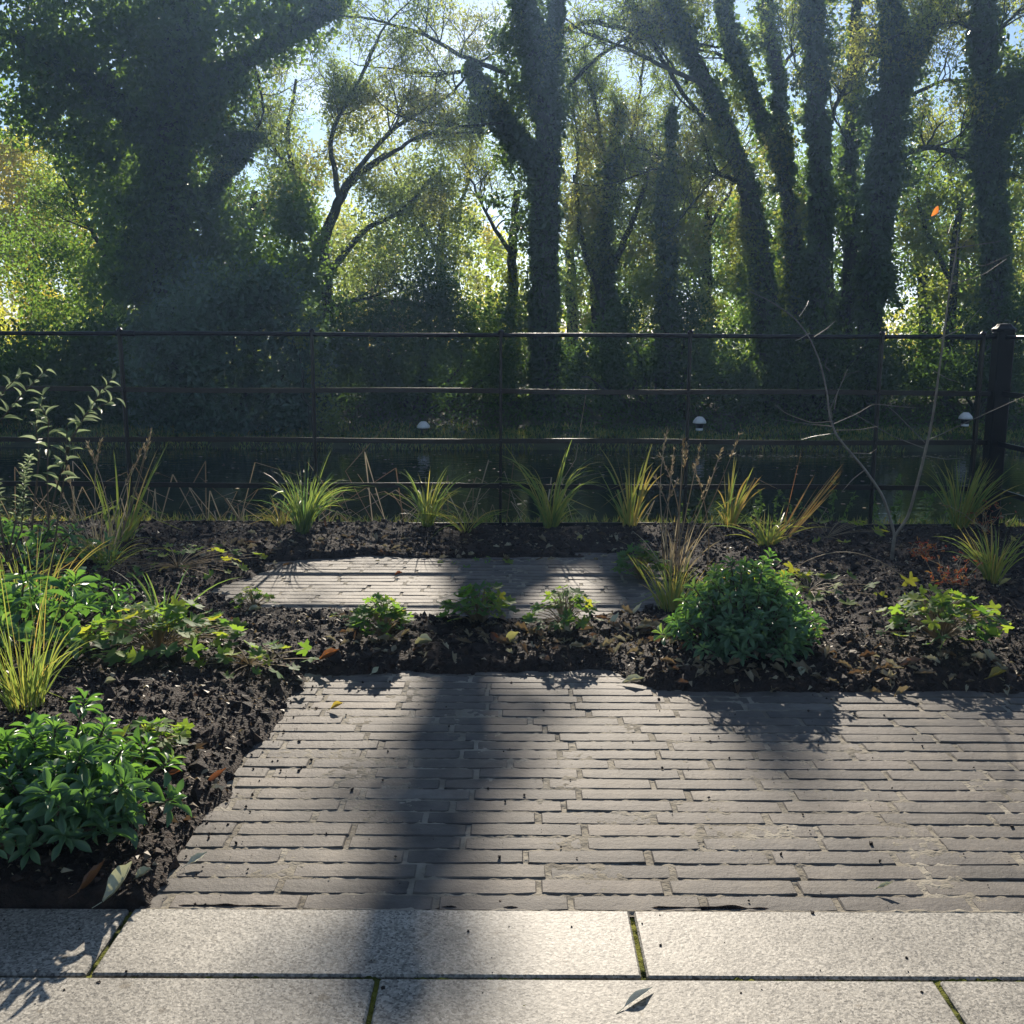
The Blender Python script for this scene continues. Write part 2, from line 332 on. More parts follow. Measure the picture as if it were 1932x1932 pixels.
def water_mat():
    m, t = newmat('canal_water'); o = N(t, 'ShaderNodeOutputMaterial'); p = N(t, 'ShaderNodeBsdfPrincipled'); k = t.links.new
    p.inputs['Base Color'].default_value = (.010, .016, .012, 1); p.inputs['Roughness'].default_value = .04; p.inputs['IOR'].default_value = 1.33
    tco = N(t, 'ShaderNodeTexCoord'); mpp = N(t, 'ShaderNodeMapping'); mpp.inputs['Scale'].default_value = (1, 2.2, 1)
    n1 = N(t, 'ShaderNodeTexNoise'); n1.inputs['Scale'].default_value = 3.5; n1.inputs['Detail'].default_value = 3
    k(tco.outputs['Object'], mpp.inputs['Vector']); k(mpp.outputs[0], n1.inputs['Vector'])
    b = N(t, 'ShaderNodeBump'); b.inputs['Strength'].default_value = .25; b.inputs['Distance'].default_value = .02
    k(n1.outputs['Fac'], b.inputs['Height']); k(b.outputs[0], p.inputs['Normal']); k(p.outputs[0], o.inputs['Surface']); return m
M['water'] = water_mat()

# ------------------------------------------------------------------ terrain, water
WZ = -0.60
def tz(y):
    return np.interp(y, [-20, 1.4, 5.7, 6.1, 7.2, 8.5, 14.0, 14.7, 15.0, 15.6, 17.5, 20, 24, 60, 900],
                     [-.09, -.09, -.09, -.10, -.75, -1.5, -1.5, -.75, -.52, -.47, -.30, -.1, .0, .0, 0.0])
def grid_mesh(xs, ys, zf):
    X, Y = np.meshgrid(xs, ys); Z = zf(X, Y); V = np.stack([X, Y, Z], -1).reshape(-1, 3)
    nx = len(xs); i = np.arange(len(ys) - 1)[:, None] * nx + np.arange(nx - 1)[None]
    return V, np.stack([i, i + 1, i + nx + 1, i + nx], -1).reshape(-1, 4)
xs = np.concatenate([[-180, -120, -60, -35], np.linspace(-22, 22, 177), [35, 60, 120, 180]])
ys = np.concatenate([[-40, -20, -6, 0, 1.4, 4, 5.6], np.linspace(5.7, 26, 110), [30, 40, 60, 100, 200, 260]])
def gz(X, Y):
    a = np.clip((Y - 5.7) / .6, 0, 1)
    return tz(Y) + a * (fbm(X * 1.3, Y * 1.3, 3, 5) - .5) * .16
mb = MB(); mb.add(*grid_mesh(xs, ys, gz)); tag(mb.build('ground', M['ground'], smooth=True), kind='structure')
mb = MB(); mb.add(*grid_mesh(np.linspace(-120, 120, 4), np.array([6.2, 10., 15.6]), lambda X, Y: X * 0 + WZ)); tag(mb.build('water', M['water']), kind='structure')

# ------------------------------------------------------------------ granite paving
Y0 = 1.741
rows = [(Y0, 1.543)]
y = 1.535
for _ in range(14): rows.append((y, y - .198)); y -= .206
ydir0 = y
mb = MB()
xo = [-.70, -.219]
for ri, (ya, yb) in enumerate(rows):
    x = (xo[ri % 2] if ri < 2 else xo[ri % 2] + random.uniform(-.1, .1)) - .923 * 4
    for q in range(9):
        x0, x1 = x + .0045, x + .923 - .0045
        xm, ym = (x0 + x1) / 2, (ya + yb) / 2
        mb.box((xm + 0, ym, -.028 + random.uniform(-.0008, .0008) + .003), (x1 - x0, ya - yb, .056), random.random(), 0, random.uniform(-.0012, .0012), .0035)
        x += .923
tag(mb.build('granite_paving', M['granite']), kind='structure')
mb = MB()
nzs = lambda X, Y: -.0035 + (fbm(X * 90, Y * 90, 3, 3) - .5) * .012 + (fbm(X * 5, Y * 5, 2, 9) - .5) * .008
mb.add(*grid_mesh(np.linspace(-2.2, 2.2, 900), np.linspace(1.30, 1.74, 120), nzs))
tag(mb.build('paving_joints', M['moss'], smooth=True), kind='structure')

# ------------------------------------------------------------------ brick paths
pA = G(265, 1725)[:2]; pB = G(582, 1270)[:2]
R1 = [(pA[0], Y0 + .002), tuple(pB), tuple(G(1150, 1266)[:2]), tuple(G(1245, 1303)[:2]), (2.5, G(1500, 1304)[1]), (2.5, Y0 + .002)]
R2 = [tuple(G(q[0], q[1])[:2]) for q in ((385, 1120), (560, 1056), (1180, 1049), (1260, 1075), (1262, 1150), (1010, 1178), (660, 1166), (480, 1150))]
def sdist(X, Y, poly):
    P = np.array(poly); d = np.full(X.shape, 1e9); ins = np.zeros(X.shape, bool)
    for i in range(len(P)):
        a, b = P[i], P[(i + 1) % len(P)]; e = b - a
        t = np.clip(((X - a[0]) * e[0] + (Y - a[1]) * e[1]) / (e @ e), 0, 1)
        d = np.minimum(d, np.hypot(X - a[0] - t * e[0], Y - a[1] - t * e[1]))
        c = ((a[1] > Y) != (b[1] > Y)) & (X < (b[0] - a[0]) * (Y - a[1]) / (b[1] - a[1] + 1e-12) + a[0]); ins ^= c
    return np.where(ins, -d, d)
PIT, BW = .0575, .0525
def brick_top(mb, x0, x1, yc, rnd, zoff, tilt):
    n = 9; u = np.linspace(0, 1, n); xx = x0 + (x1 - x0) * u; hw = BW / 2
    jf = np.interp(u, [0, .3, .7, 1], rng.normal(0, .0008, 4)) + rng.normal(0, .00025, n); jb = np.interp(u, [0, .3, .7, 1], rng.normal(0, .0008, 4)) + rng.normal(0, .00025, n)
    e = np.minimum(u, 1 - u); rd = np.where(e < .01, .0035, 0)
    c = .0026
    z = zoff + tilt * (u - .5) + rng.normal(0, .0002, n)
    rowsV = []
    for (yy, zz, xin) in ((yc - hw + jf + rd, z - .045, 0), (yc - hw + jf + rd, z - c, 0), (yc - hw + c + jf + rd * .6, z, c), (yc, z + .0006, c), (yc + hw - c + jb - rd * .6, z, c), (yc + hw + jb - rd, z - c, 0), (yc + hw + jb - rd, z - .045, 0)):
        xv = xx.copy(); xv[0] += xin; xv[-1] -= xin
        rowsV.append(np.stack([xv, yy * np.ones(n), zz * np.ones(n)], -1))
    # end slopes: first/last column dropped
    V = np.array(rowsV); V[2:5, 0, 2] -= 0; 
    L0 = V[:, 0].copy(); L0[:, 2] = np.minimum(L0[:, 2], zoff - c); L0[2:5, 0] -= c; R0 = V[:, -1].copy(); R0[:, 2] = np.minimum(R0[:, 2], zoff - c); R0[2:5, 0] += c
    L1 = L0.copy(); L1[:, 2] = zoff - .045; R1_ = R0.copy(); R1_[:, 2] = zoff - .045
    V = np.concatenate([L1[:, None], L0[:, None], V, R0[:, None], R1_[:, None]], 1)
    m_, k = V.shape[:2]
    i = np.arange(m_ - 1)[:, None] * k + np.arange(k - 1)[None]
    Fq = np.stack([i, i + 1, i + k + 1, i + k], -1).reshape(-1, 4)
    mb.add(V.reshape(-1, 3), Fq, rnd)
def lay(name, poly, ystart, pad):
    P = np.array(poly); mb = MB(); xa, xb = P[:, 0].min() - pad, P[:, 0].max() + pad
    y = ystart; yend = P[:, 1].max() + pad
    while y < yend:
        yc = y + PIT / 2; x = xa - rng.uniform(0, .24)
        while x < xb:
            l = .238 + rng.normal(0, .003)
            x1 = x + l; xm = (x + x1) / 2
            lo, hi = x, x1
            s = [float(sdist(np.array([q]), np.array([yc]), poly)[0]) for q in (lo, xm, hi)]
            if min(s) < pad:
                if name == 'brick_path' and lo < pA[0] + .1:   # bricks cut along the left edge
                    ex = pA[0] + (pB[0] - pA[0]) * (yc - pA[1]) / (pB[1] - pA[1]) - .012
                    lo = max(lo, ex + rng.normal(0, .004))
                if hi - lo > .03:
                    brick_top(mb, lo, hi, yc + rng.normal(0, .0012), np.clip(rng.beta(2, 2) , 0, 1), rng.normal(0, .0006), rng.normal(0, .0009))
            x = x1 + .009 + abs(rng.normal(0, .003))
        y += PIT
    return tag(mb.build(name, M['brick'], smooth=False), kind='structure')
lay('brick_path', R1, Y0 + .001, .06)
lay('brick_path_far', R2, min(p[1] for p in R2) - .1, .14)
mb = MB()
sandz = lambda X, Y: -.0024 + .0045 * np.exp(-((Y - Y0) / .006) ** 2) + (fbm(X * 60, Y * 60, 3, 31) - .5) * .006 + (fbm(X * 7, Y * 7, 3, 33) - .5) * .006
mb.add(*grid_mesh(np.linspace(pA[0] + .005, 2.5, 800), np.linspace(Y0 - .015, 3.12, 440), sandz))
mb.add(*grid_mesh(np.linspace(-1.5, 1.0, 400), np.linspace(3.55, 4.95, 300), sandz))
sand = mb.build('jointing_sand', M['sand'], smooth=True); tag(sand, kind='structure')

# ------------------------------------------------------------------ soil beds
def soil_h(X, Y):
    d = np.minimum(sdist(X, Y, R1), sdist(X, Y, R2))
    d = d + (fbm(X * 9, Y * 9, 3, 41) - .5) * .07 + np.clip(fbm(X * 3, Y * 5, 2, 77) - .62, 0, 1) * -.5 * (Y > 3.3)
    h = np.interp(d, [-.08, -.02, .0, .03, .15, .4], [-.035, -.02, .002, .022, .045, .06])
    a = np.clip(d / .06, 0, 1)
    h = h + a * ((fbm(X * 3, Y * 3, 3, 43) - .5) * .06 + (fbm(X * 22, Y * 22, 4, 47, .6) - .5) * .032)
    h = h - np.clip((Y - 5.35) / .3, 0, 1) * .09
    h = np.where((Y < Y0 + .012), np.minimum(h, -.012), h)
    return h
xs = np.linspace(-3.4, 3.4, 900); ys = np.concatenate([[Y0 + .001, Y0 + .008, Y0 + .013], np.linspace(Y0 + .02, 3.4, 230), np.linspace(3.41, 5.75, 240)])
V_, F_ = grid_mesh(xs, ys, soil_h)
mb = MB(); mb.add(V_, F_); tag(mb.build('soil_bed', M['soil'], smooth=True), kind='structure')
def sz(x, y): return float(soil_h(np.array([float(x)]), np.array([float(y)]))[0])
def scatter_bed(n, margin=0.0, near=2.0):
    y = Y0 + .03 + (5.6 - Y0) * rng.random(n) ** near ** .0 ; y = Y0 + .03 + 3.9 * rng.random(n)
    x = rng.uniform(-1, 1, n) * (y * .56 + .1)
    d = np.minimum(sdist(x, y, R1), sdist(x, y, R2)); k = (d > margin)
    x, y = x[k], y[k]; return np.stack([x, y, soil_h(x, y)], -1)
P = scatter_bed(46000, -.012)
OCT = np.array([[1, 0, 0], [0, 1, 0], [-1, 0, 0], [0, -1, 0], [0, 0, 1], [0, 0, -1.0]]); OF = [[0, 1, 4], [1, 2, 4], [2, 3, 4], [3, 0, 4], [1, 0, 5], [2, 1, 5], [3, 2, 5], [0, 3, 5]]
n = len(P); S = .0025 + .007 * rng.random(n) ** 2.2 + .02 * rng.random(n) ** 14
TV = OCT[None] * rng.uniform(.5, 1.3, (n, 6, 1)) + rng.normal(0, .12, (n, 6, 3))
mb = MB(); mb.inst(TV, OF, P + np.array([0, 0, .002]), rng.normal(0, 1, (n, 3)), rng.normal(0, 1, (n, 3)), S, rng.random(n))
tag(mb.build('soil_crumbs', M['clod']), 'dark brown crumbs and clods of compost covering the planting beds', 'soil', kind='stuff')
# leaf flakes, bark chips, straw bits
P = scatter_bed(14000, -.03); n = len(P)
mb = MB(); nr = rng.normal(0, .45, (n, 3)) + np.array([0, 0, 1]); S = .006 + .03 * rng.random(n) ** 3.0
mb.inst(KITE * np.array([1, 1, 3]), KITE_F, P + np.array([0, 0, .006]), rng.normal(0, 1, (n, 3)) * np.array([1, 1, .25]), nr, S, np.clip(rng.beta(1.4, 2.2, n), 0, 1), 0, S * rng.uniform(.15, .6, n))
# leaf drifts along the kerb edges
e = []
for (a, b, kx) in ((( 640, 1235), (1240, 1240), 80), ((1240, 1285), (1930, 1285), 120), ((560, 1045), (1180, 1040), 60), ((1150, 1190), (1300, 1250), 36), ((380, 1060), (560, 1055), 30)):
    t = rng.random(kx)[:, None]; q = np.array(a) * (1 - t) + np.array(b) * t + rng.normal(0, 1, (kx, 2)) * np.array([14, 11])
    e += [G(*r) for r in q]
e = np.array(e); e[:, 2] = np.maximum(soil_h(e[:, 0], e[:, 1]), 0) + .006; n = len(e)
S = rng.uniform(.025, .06, n)
mb.inst(DRY[0] * rng.uniform([.9, .8, .4], [1.1, 1.2, 1.8], (n, 1, 3)), DRY[1], e, rng.normal(0, 1, (n, 3)) * np.array([1, 1, .15]), rng.normal(0, .4, (n, 3)) + np.array([0, 0, 1]), S, rng.random(n), 0, S * rng.uniform(.25, .42, n))
tag(mb.build('leaf_litter', M['dry'], smooth=False), 'brown and straw coloured leaf flakes and chips scattered over the dark soil', 'leaf litter', kind='stuff')
# grit on the paving
n = 420; gy = rng.uniform(1.35, 3.1, n); gx = rng.uniform(-1.0, 1.7, n); ok = (sdist(gx, gy, R1) < -.0) | (gy < Y0); gx, gy = gx[ok], gy[ok]; n = len(gx)
edge = np.array([pA + (pB - pA) * t + np.array([abs(rng.normal(0, .07)), 0]) for t in rng.random(150)])
gx = np.concatenate([gx, edge[:, 0]]); gy = np.concatenate([gy, edge[:, 1]]); n = len(gx)
mb = MB(); TV = OCT[None] * rng.uniform(.5, 1.3, (n, 6, 1)); S = .0012 + .005 * rng.random(n) ** 4
mb.inst(TV, OF, np.stack([gx, gy, .003 + 0 * gx], -1), rng.normal(0, 1, (n, 3)), rng.normal(0, 1, (n, 3)), S, rng.random(n))
tag(mb.build('soil_grit', M['clod']), 'specks of dark soil dropped on the bricks and pale slabs', 'grit', kind='stuff')

# ------------------------------------------------------------------ fences
FY = 5.45
def zof(py, px=960): return F(px, py, FY)[2]
ztop = 1.05
RZ = [ztop, zof(738), zof(832), zof(917), zof(990)]
fence = thing('estate_fence', 'black iron fence with five thin horizontal rails standing along the canal edge', 'fence', (0, FY, 0))
postX = [F(q, 620, FY)[0] for q in (-138, 225, 588, 945, 1303, 1665, 1856)]
XC = F(1893, 620, FY)[0]
def local(mb, name, par, smooth=False): 
    return mb.build(name, M['iron'], par, smooth, loc=par.location)
for i, x in enumerate(postX):
    mb = MB(); lean = .012 * (i == 1) ; wp = .028 if i < 6 else .034
    mb.box((x, FY, (ztop + .012) / 2 - .1), (wp * .55, .03, ztop + .012 + .2), .5, bev=.003)
    V = mb.V[0]; V[:, 0] += lean * (ztop - V[:, 2])
    mb.tube([(x, FY, ztop + .008), (x, FY, ztop + .02), (x, FY, ztop + .03)], [.015, .016, .007], 10)
    mb.box((x + lean, FY, .0), (.10, .05, .012))
    local(mb, 'fence_post', fence)
sag = lambda x: .003 * np.sin(x * 3.1)
for i, z in enumerate(RZ):
    mb = MB(); xx = np.linspace(F(-330, 620, FY)[0], XC - .03, 60)
    if i == 0:
        mb.tube(np.stack([xx, 0 * xx + FY, z + sag(xx) * .6], -1), .0115, 10)
        for x in (postX[1] + .03, postX[6] - .05): mb.tube([(x - .05, FY, z), (x + .05, FY, z)], .0155, 10)
    else:
        for a, b in zip(xx[:-1], xx[1:]):
            mb.box(((a + b) / 2, FY - .001 * i, z + sag((a + b) / 2 + i)), (b - a, .008, .026))
    local(mb, 'fence_rail', fence, i == 0)
    for x in postX:
        if i: 
            mb = MB(); mb.tube([(x, FY - .022, z), (x, FY + .02, z)], .006, 8); 
            local(mb, 'fence_bolt', fence)
cp = thing('corner_post', 'thick black square iron post with a flat cap at the fence corner', 'post', (XC + .005, FY, 0))
mb = MB(); mb.box((XC + .005, FY, .49), (.085, .085, 1.18), bev=.006); mb.build('shaft', M['post_iron'], cp, loc=cp.location)
mb = MB(); mb.tube([(XC + .005, FY, z) for z in (1.075, 1.08, 1.093, 1.105, 1.118, 1.122)], [.055, .062, .062, .045, .035, .004], 12); mb.build('cap', M['post_iron'], cp, loc=cp.location)
sf = thing('side_fence', 'black iron fence running from the corner post towards the viewer at the right edge', 'fence', (XC, 4, 0))
for i, z in enumerate(RZ):
    mb = MB()
    if i == 0: mb.tube([(XC + .005, FY - .045, z), (XC + .005, 4, z - .002), (XC + .005, 1.0, z)], .0115, 10)
    else: mb.box((XC + .005, (FY - .045 + 1.0) / 2, z), (.008, FY - .045 - 1.0, .026))
    local(mb, 'fence_rail', sf, i == 0)
for yy in (4.5, 3.5, 2.5, 1.5):
    mb = MB(); mb.box((XC + .02, yy, (ztop + .012) / 2 - .1), (.02, .028, ztop + .21), bev=.003); local(mb, 'fence_post', sf)

# ------------------------------------------------------------------ far bank mushroom lights
lamp_lab = ['small mushroom shaped bollard light with white cap, leftmost of three across the water',
            'small mushroom shaped bollard light with white cap, middle of three across the water',
            'small mushroom shaped bollard light seen through the fence beside the corner post']
src = None
for i, (px, py) in enumerate(((799, 802), (1320, 793), (1822, 785))):
    c = F(px, py, 15.9); g = float(gz(np.array([c[0]]), np.array([15.9]))[0]); ht = c[2] - g
    if src is None:
        src = thing('bollard_light', lamp_lab[0], 'light', (c[0], 15.9, g), 'mushroom lights on the far bank')
        def lathe(prof, name, mat):
            mb = MB(); mb.tube([(0, 0, z) for z, r in prof], [r for z, r in prof], 20); mb.build(name, mat, src, True)
        h = ht
        lathe([(h - .045, .095), (h - .04, .105), (h - .01, .098), (h + .03, .07), (h + .055, .04), (h + .06, .005)], 'cap', M['lampcap'])
        lathe([(.03, .05), (h - .12, .055), (h - .05, .07), (h - .044, .085)], 'body', M['lampbody'])
        lathe([(-.05, .055), (.035, .055), (.04, .05)], 'base_ring', M['lampcap'])
        kids = list(src.children)
    else:
        o = src.copy(); o.location = (c[0], 15.9, c[2] - h); o['label'] = lamp_lab[i]; col.objects.link(o)
        for k_ in kids: q = k_.copy(); col.objects.link(q); q.parent = o

# ------------------------------------------------------------------ haze
hm, ht_ = newmat('glare_veil_air'); ho = N(ht_, 'ShaderNodeOutputMaterial'); hv = N(ht_, 'ShaderNodeVolumePrincipled')
hv.inputs['Color'].default_value = (.38, .60, 1.0, 1); hv.inputs['Density'].default_value = .0016; hv.inputs['Anisotropy'].default_value = .55  # added scattering air that imitates lens glare and lifts the dark tones
ht_.links.new(hv.outputs[0], ho.inputs['Volume'])
mb = MB(); mb.box((0, 110, 6), (380, 320, 17.2)); tag(mb.build('glare_veil', hm), 'thin bluish veil of air added to imitate lens glare over the trees', 'glare_veil', kind='stuff')

# ------------------------------------------------------------------ trees
def rvec(n=None): return unit(rng.normal(0, 1, (n, 3) if n else 3))
def grow(wood, p, d, Lm, r, lvl, anch, up=.15, gn=.25, nk=3, rmin=.004):
    n = 6; P = [np.array(p, float)]; d = unit(d)
    for i in range(n):
        d = unit(d + rng.normal(0, gn, 3) * .55 + np.array([0, 0, up * .3])); P.append(P[-1] + d * Lm / n)
    P = np.array(P); rr = np.linspace(r, max(r * .35, rmin), n + 1)
    wood.tube(P, rr, 6 if r > .04 else (4 if r > .012 else 3), rng.random(), cap=False)
    if lvl <= 0: anch.append(P[1:]); return
    if lvl == 1: anch.append(P[3:])
    for j in range(nk + rng.integers(0, 2)):
        t = rng.uniform(.25, 1.0); i = min(int(t * n), n - 1); q = P[i] + (P[i + 1] - P[i]) * (t * n - i)
        dd = unit(unit(P[i + 1] - P[i]) * .7 + rvec() * .8 + np.array([0, 0, up]))
        grow(wood, q, dd, Lm * rng.uniform(.5, .72), max(rr[i] * .55, rmin), lvl - 1, anch, up, gn, nk, rmin)
def path_m(pts, Y, dy=.0):
    """[(px, py, half width px)] -> smooth world path and radii"""
    P = np.array([F(a, b, Y) for a, b, *_ in pts]); r = np.array([c for _, _, c in pts]) * Y / 1932.0
    t = np.arange(len(P)); m = np.linspace(0, len(P) - 1, max(14, len(P) * 5))
    # Catmull-like smoothing
    Q = np.stack([np.interp(m, t, P[:, k]) for k in range(3)], -1)
    for _ in range(3): Q[1:-1] = (Q[:-2] + 2 * Q[1:-1] + Q[2:]) / 4
    Q[:, 1] += dy * np.linspace(0, 1, len(Q)) + rng.normal(0, .02, len(Q)); Q[:, 0] += rng.normal(0, .012, len(Q))
    return Q, np.interp(m, t, r)
def to_ground(Q, r):
    g = float(gz(Q[:1, 0], Q[:1, 1])[0]) - .15
    if Q[0, 2] > g + .05:
        Q = np.vstack([[Q[0, 0], Q[0, 1], g], Q]); r = np.concatenate([[r[0] * 1.35], r])
    return Q, r
def ivy_on(mb, Q, r, thick, n, size=.065, lump=1.0, drop=0.0):
    seg = np.linalg.norm(np.diff(Q, axis=0), axis=1); cs = np.concatenate([[0], np.cumsum(seg)]); s = rng.uniform(0, cs[-1], n)
    C = np.stack([np.interp(s, cs, Q[:, k]) for k in range(3)], -1); rr = np.interp(s, cs, r); th = np.interp(s, cs, np.broadcast_to(thick, (len(Q),)))
    a = rng.uniform(0, 2 * np.pi, n)
    nzv = fbm(s * 1.6 + a * 0, np.cos(a) * 1.2 + 5 + np.sin(a) * .9, 3, int(Q[0, 0] * 100) % 97)
    k = (nzv > drop * rng.uniform(.6, 1.2, n)); C, rr, th, a, nzv, s = C[k], rr[k], th[k], a[k], nzv[k], s[k]; n = len(C)
    th = th * .45
    off = rr * .8 + th * np.clip((nzv - .40) * 4.5 * lump, .02, 2) * rng.beta(3, 1.3, n)
    dr = np.stack([np.cos(a), np.sin(a), np.zeros(n)], -1)
    P = C + dr * off[:, None]
    U = unit(dr * .4 + np.array([0, 0, -.7]) + rng.normal(0, .6, (n, 3))); Nn = unit(dr + rng.normal(0, .5, (n, 3)))
    S = size * 1.4 * rng.uniform(.5, 1.25, n)
    mb.inst(KITE, KITE_F, P, U, Nn, S, rng.beta(2, 2, n), 0, S * rng.uniform(.7, 1.0, n))
def blob_pts(blobs, Y, n, hole=.42, sc_=1.1, seed=0):
    """blobs [(px,py,rx,ry[,dY])] in picture units at depth Y -> leaf points, clumped"""
    A = np.array([b[2] * b[3] for b in blobs], float); ks = rng.choice(len(blobs), n, p=A / A.sum()); out = []; rads = []
    for i, b in enumerate(blobs):
        m = int((ks == i).sum());
        if not m: continue
        dY = b[4] if len(b) > 4 else 0; c = F(b[0], b[1], Y + dY); s = (Y + dY) / 1932.0
        R = np.array([b[2] * s, min(b[2], b[3]) * s * .9, b[3] * s]); rd = rng.random(m)[:, None] ** .5; v = rvec(m) * rd * (.85 + .35 * rng.random((m, 1)))
        out.append(c + v * R); rads.append(rd[:, 0])
    P = np.vstack(out)
    f = fbm(P[:, 0] * sc_ * 1.6 + P[:, 1] * 1.1, P[:, 2] * sc_ * 1.8 - P[:, 1] * .8, 3, seed) ; f2 = fbm(P[:, 0] * 6, P[:, 2] * 6 + P[:, 1] * 4, 2, seed + 3)
    P = P[(f * .6 + f2 * .4) > hole + .10 * (np.concatenate(rads) - .5)]; P += rng.normal(0, .03, P.shape); return P
def ivy_sprays(mb, Q, r, size=.095):
    L_ = np.linalg.norm(np.diff(Q, axis=0), axis=1).sum(); P = []
    for _ in range(int(L_ / .045)):
        i = rng.random() * (len(Q) - 1); j = int(i); C = Q[j] + (Q[min(j + 1, len(Q) - 1)] - Q[j]) * (i - j); a = rng.uniform(0, 6.28)
        d = unit(np.array([math.cos(a), math.sin(a), rng.uniform(-.2, .9)])); l = abs(rng.normal(.06, .15)) + r[j]; k = int(l / .022)
        t = np.linspace(.3, 1, k)[:, None]; P.append(C + d * l * t - np.array([0, 0, 1]) * .5 * l * t ** 2 + rng.normal(0, .018, (k, 3)))
    leaves_at(mb, np.vstack(P), size, .75, .8)
def ivy_clumps(mb, Q, r, th, size=.085):
    L_ = np.linalg.norm(np.diff(Q, axis=0), axis=1).sum(); th = np.interp(np.linspace(0, 1, 40), np.linspace(0, 1, len(th)), th)
    for _ in range(int(L_ / .26)):
        s = rng.random(); i = s * (len(Q) - 1); j = int(i); C = Q[j] + (Q[min(j + 1, len(Q) - 1)] - Q[j]) * (i - j); t_ = th[int(s * 39)]; a = rng.uniform(0, 6.28)
        R = rng.uniform(.04, .13) + t_ * .3; C = C + np.array([math.cos(a), math.sin(a), 0]) * (r[j] * .8 + t_ * .3); m = int(60 * (R / .15) ** 2)
        P = C + rng.normal(0, 1, (m, 3)) * np.array([R * .42, R * .42, R * .8]); leaves_at(mb, P, size, .8, .8)
def blob_area(blobs, Y):
    gx, gy = np.meshgrid(np.arange(-300, 2300, 10), np.arange(-500, 1000, 10)); m = np.zeros(gx.shape, bool)
    for q in blobs: m |= ((gx - q[0]) / q[2])**2 + ((gy - q[1]) / q[3])**2 < 1
    return m.sum() * 100 * (Y / 1932.0) ** 2
def blob_lai(blobs, Y, lai, size, asp, hole, seed):
    n = int(lai * blob_area(blobs, Y) / (.5 * size * size * asp)); P = blob_pts(blobs, Y, int(n * 3.2), hole, 1.1, seed)
    if len(P) > n: P = P[rng.permutation(len(P))[:n]]
    return P
def leaves_at(mb, P, size, asp=.6, down=.3, lo=.6, hi=1.3, tmpl=None, bias=None):
    n = len(P); U = unit(rng.normal(0, 1, (n, 3)) + np.array([0, 0, -down])); Nn = rng.normal(0, 1, (n, 3)) + np.array([0, -.2, .5])
    S = size * rng.uniform(lo, hi, n)
    rn = np.clip(.5 * rng.beta(2, 2, n) + .5 * np.clip((fbm(P[:, 0] * 1.5, P[:, 2] * 1.5, 2, 11) - .3) * 2.2, 0, 1), 0, 1) if bias is None else np.clip(rng.beta(2, 2, n) + bias, 0, 1)
    t = tmpl or (KITE, KITE_F); mb.inst(t[0], t[1], P, U, Nn, S, rn, 0, S * asp)
def around(anch, k, sig):
    A = np.vstack(anch); P = np.repeat(A, k, axis=0); return P + rng.normal(0, sig, P.shape)

def make_tree(label, Y, trunks, cat='tree', ivy=None, blobs=None, bl_mat='dark', nb=0, bsize=.07, hole=.42, limbs=(), limb_lvl=2, limb_leaf=3, limb_mat=None,
              lsize=.06, group=None, name='tree', sig=.07, nk=3, seed=1, tops=None, ivy_n=4000, ivy_t=.2, drop=.3):
    global rng
    rng = np.random.default_rng(1000 + seed)
    Q0, r0 = to_ground(*path_m(trunks[0], Y)); base = Q0[0] + np.array([0, 0, .15])
    t = thing(name, label, cat, base, group)
    wood = MB(); ivm = MB(); anch = []
    for i, tr in enumerate(trunks):
        Q, r = path_m(tr, Y)
        if i == 0: Q, r = to_ground(Q, r)
        wood.tube(Q, r, 10 if r.max() > .06 else 6, .5)
        if ivy and i < len(ivy) and ivy[i]: 
            th = np.array(ivy[i], float)
            ivy_on(ivm, Q, r, np.interp(np.linspace(0, 1, len(Q)), np.linspace(0, 1, len(th)), th) if th.ndim else th, int(ivy_n * .34 * (1 if i == 0 else .5)), .085, 1.0, drop + .16)
            ivy_sprays(ivm, Q, r)
            ivy_clumps(ivm, Q, r, th if th.ndim else np.array([th]))
        if tops and i in tops:
            L_, lv, kk = tops[i]
            for _ in range(kk): grow(wood, Q[-1 - rng.integers(0, 4)], unit(Q[-1] - Q[-4]) + rvec() * .7, L_, r[-1] * .7, lv, anch, .3, .22, nk)
    for lm in limbs:
        pts = lm; Q, r = path_m(pts, Y + rng.uniform(-.5, .5)); wood.tube(Q, r, 6, .5)
        n = len(Q)
        for j in range(int(3 + len(pts) * 2.2)):
            i = rng.integers(n // 4, n - 1); T = unit(Q[i + 1] - Q[i])
            grow(wood, Q[i], T * .7 + rvec() * .75 + np.array([0, 0, .15]), rng.uniform(.5, 1.0), max(r[i] * .5, .006), limb_lvl, anch, .12, .35, nk)
        grow(wood, Q[-1], unit(Q[-1] - Q[-3]), .9, max(r[-1], .008), limb_lvl, anch, .1, .3, nk)
    wood.build('trunk', M['bark'], t, True, loc=base)
    if ivm.V: ivm.build('ivy', M['ivy'], t, loc=base)
    cr = MB()
    if blobs: leaves_at(cr, blob_lai(blobs, Y, nb, bsize, .6, hole, seed), bsize)
    if cr.V: cr.build('crown', M[bl_mat], t, loc=base)
    if limb_leaf and anch:
        c2 = MB(); P = around(anch, limb_leaf, sig); leaves_at(c2, P, lsize, .45, .6); c2.build('foliage', M[limb_mat or bl_mat], t, loc=base)
    return t

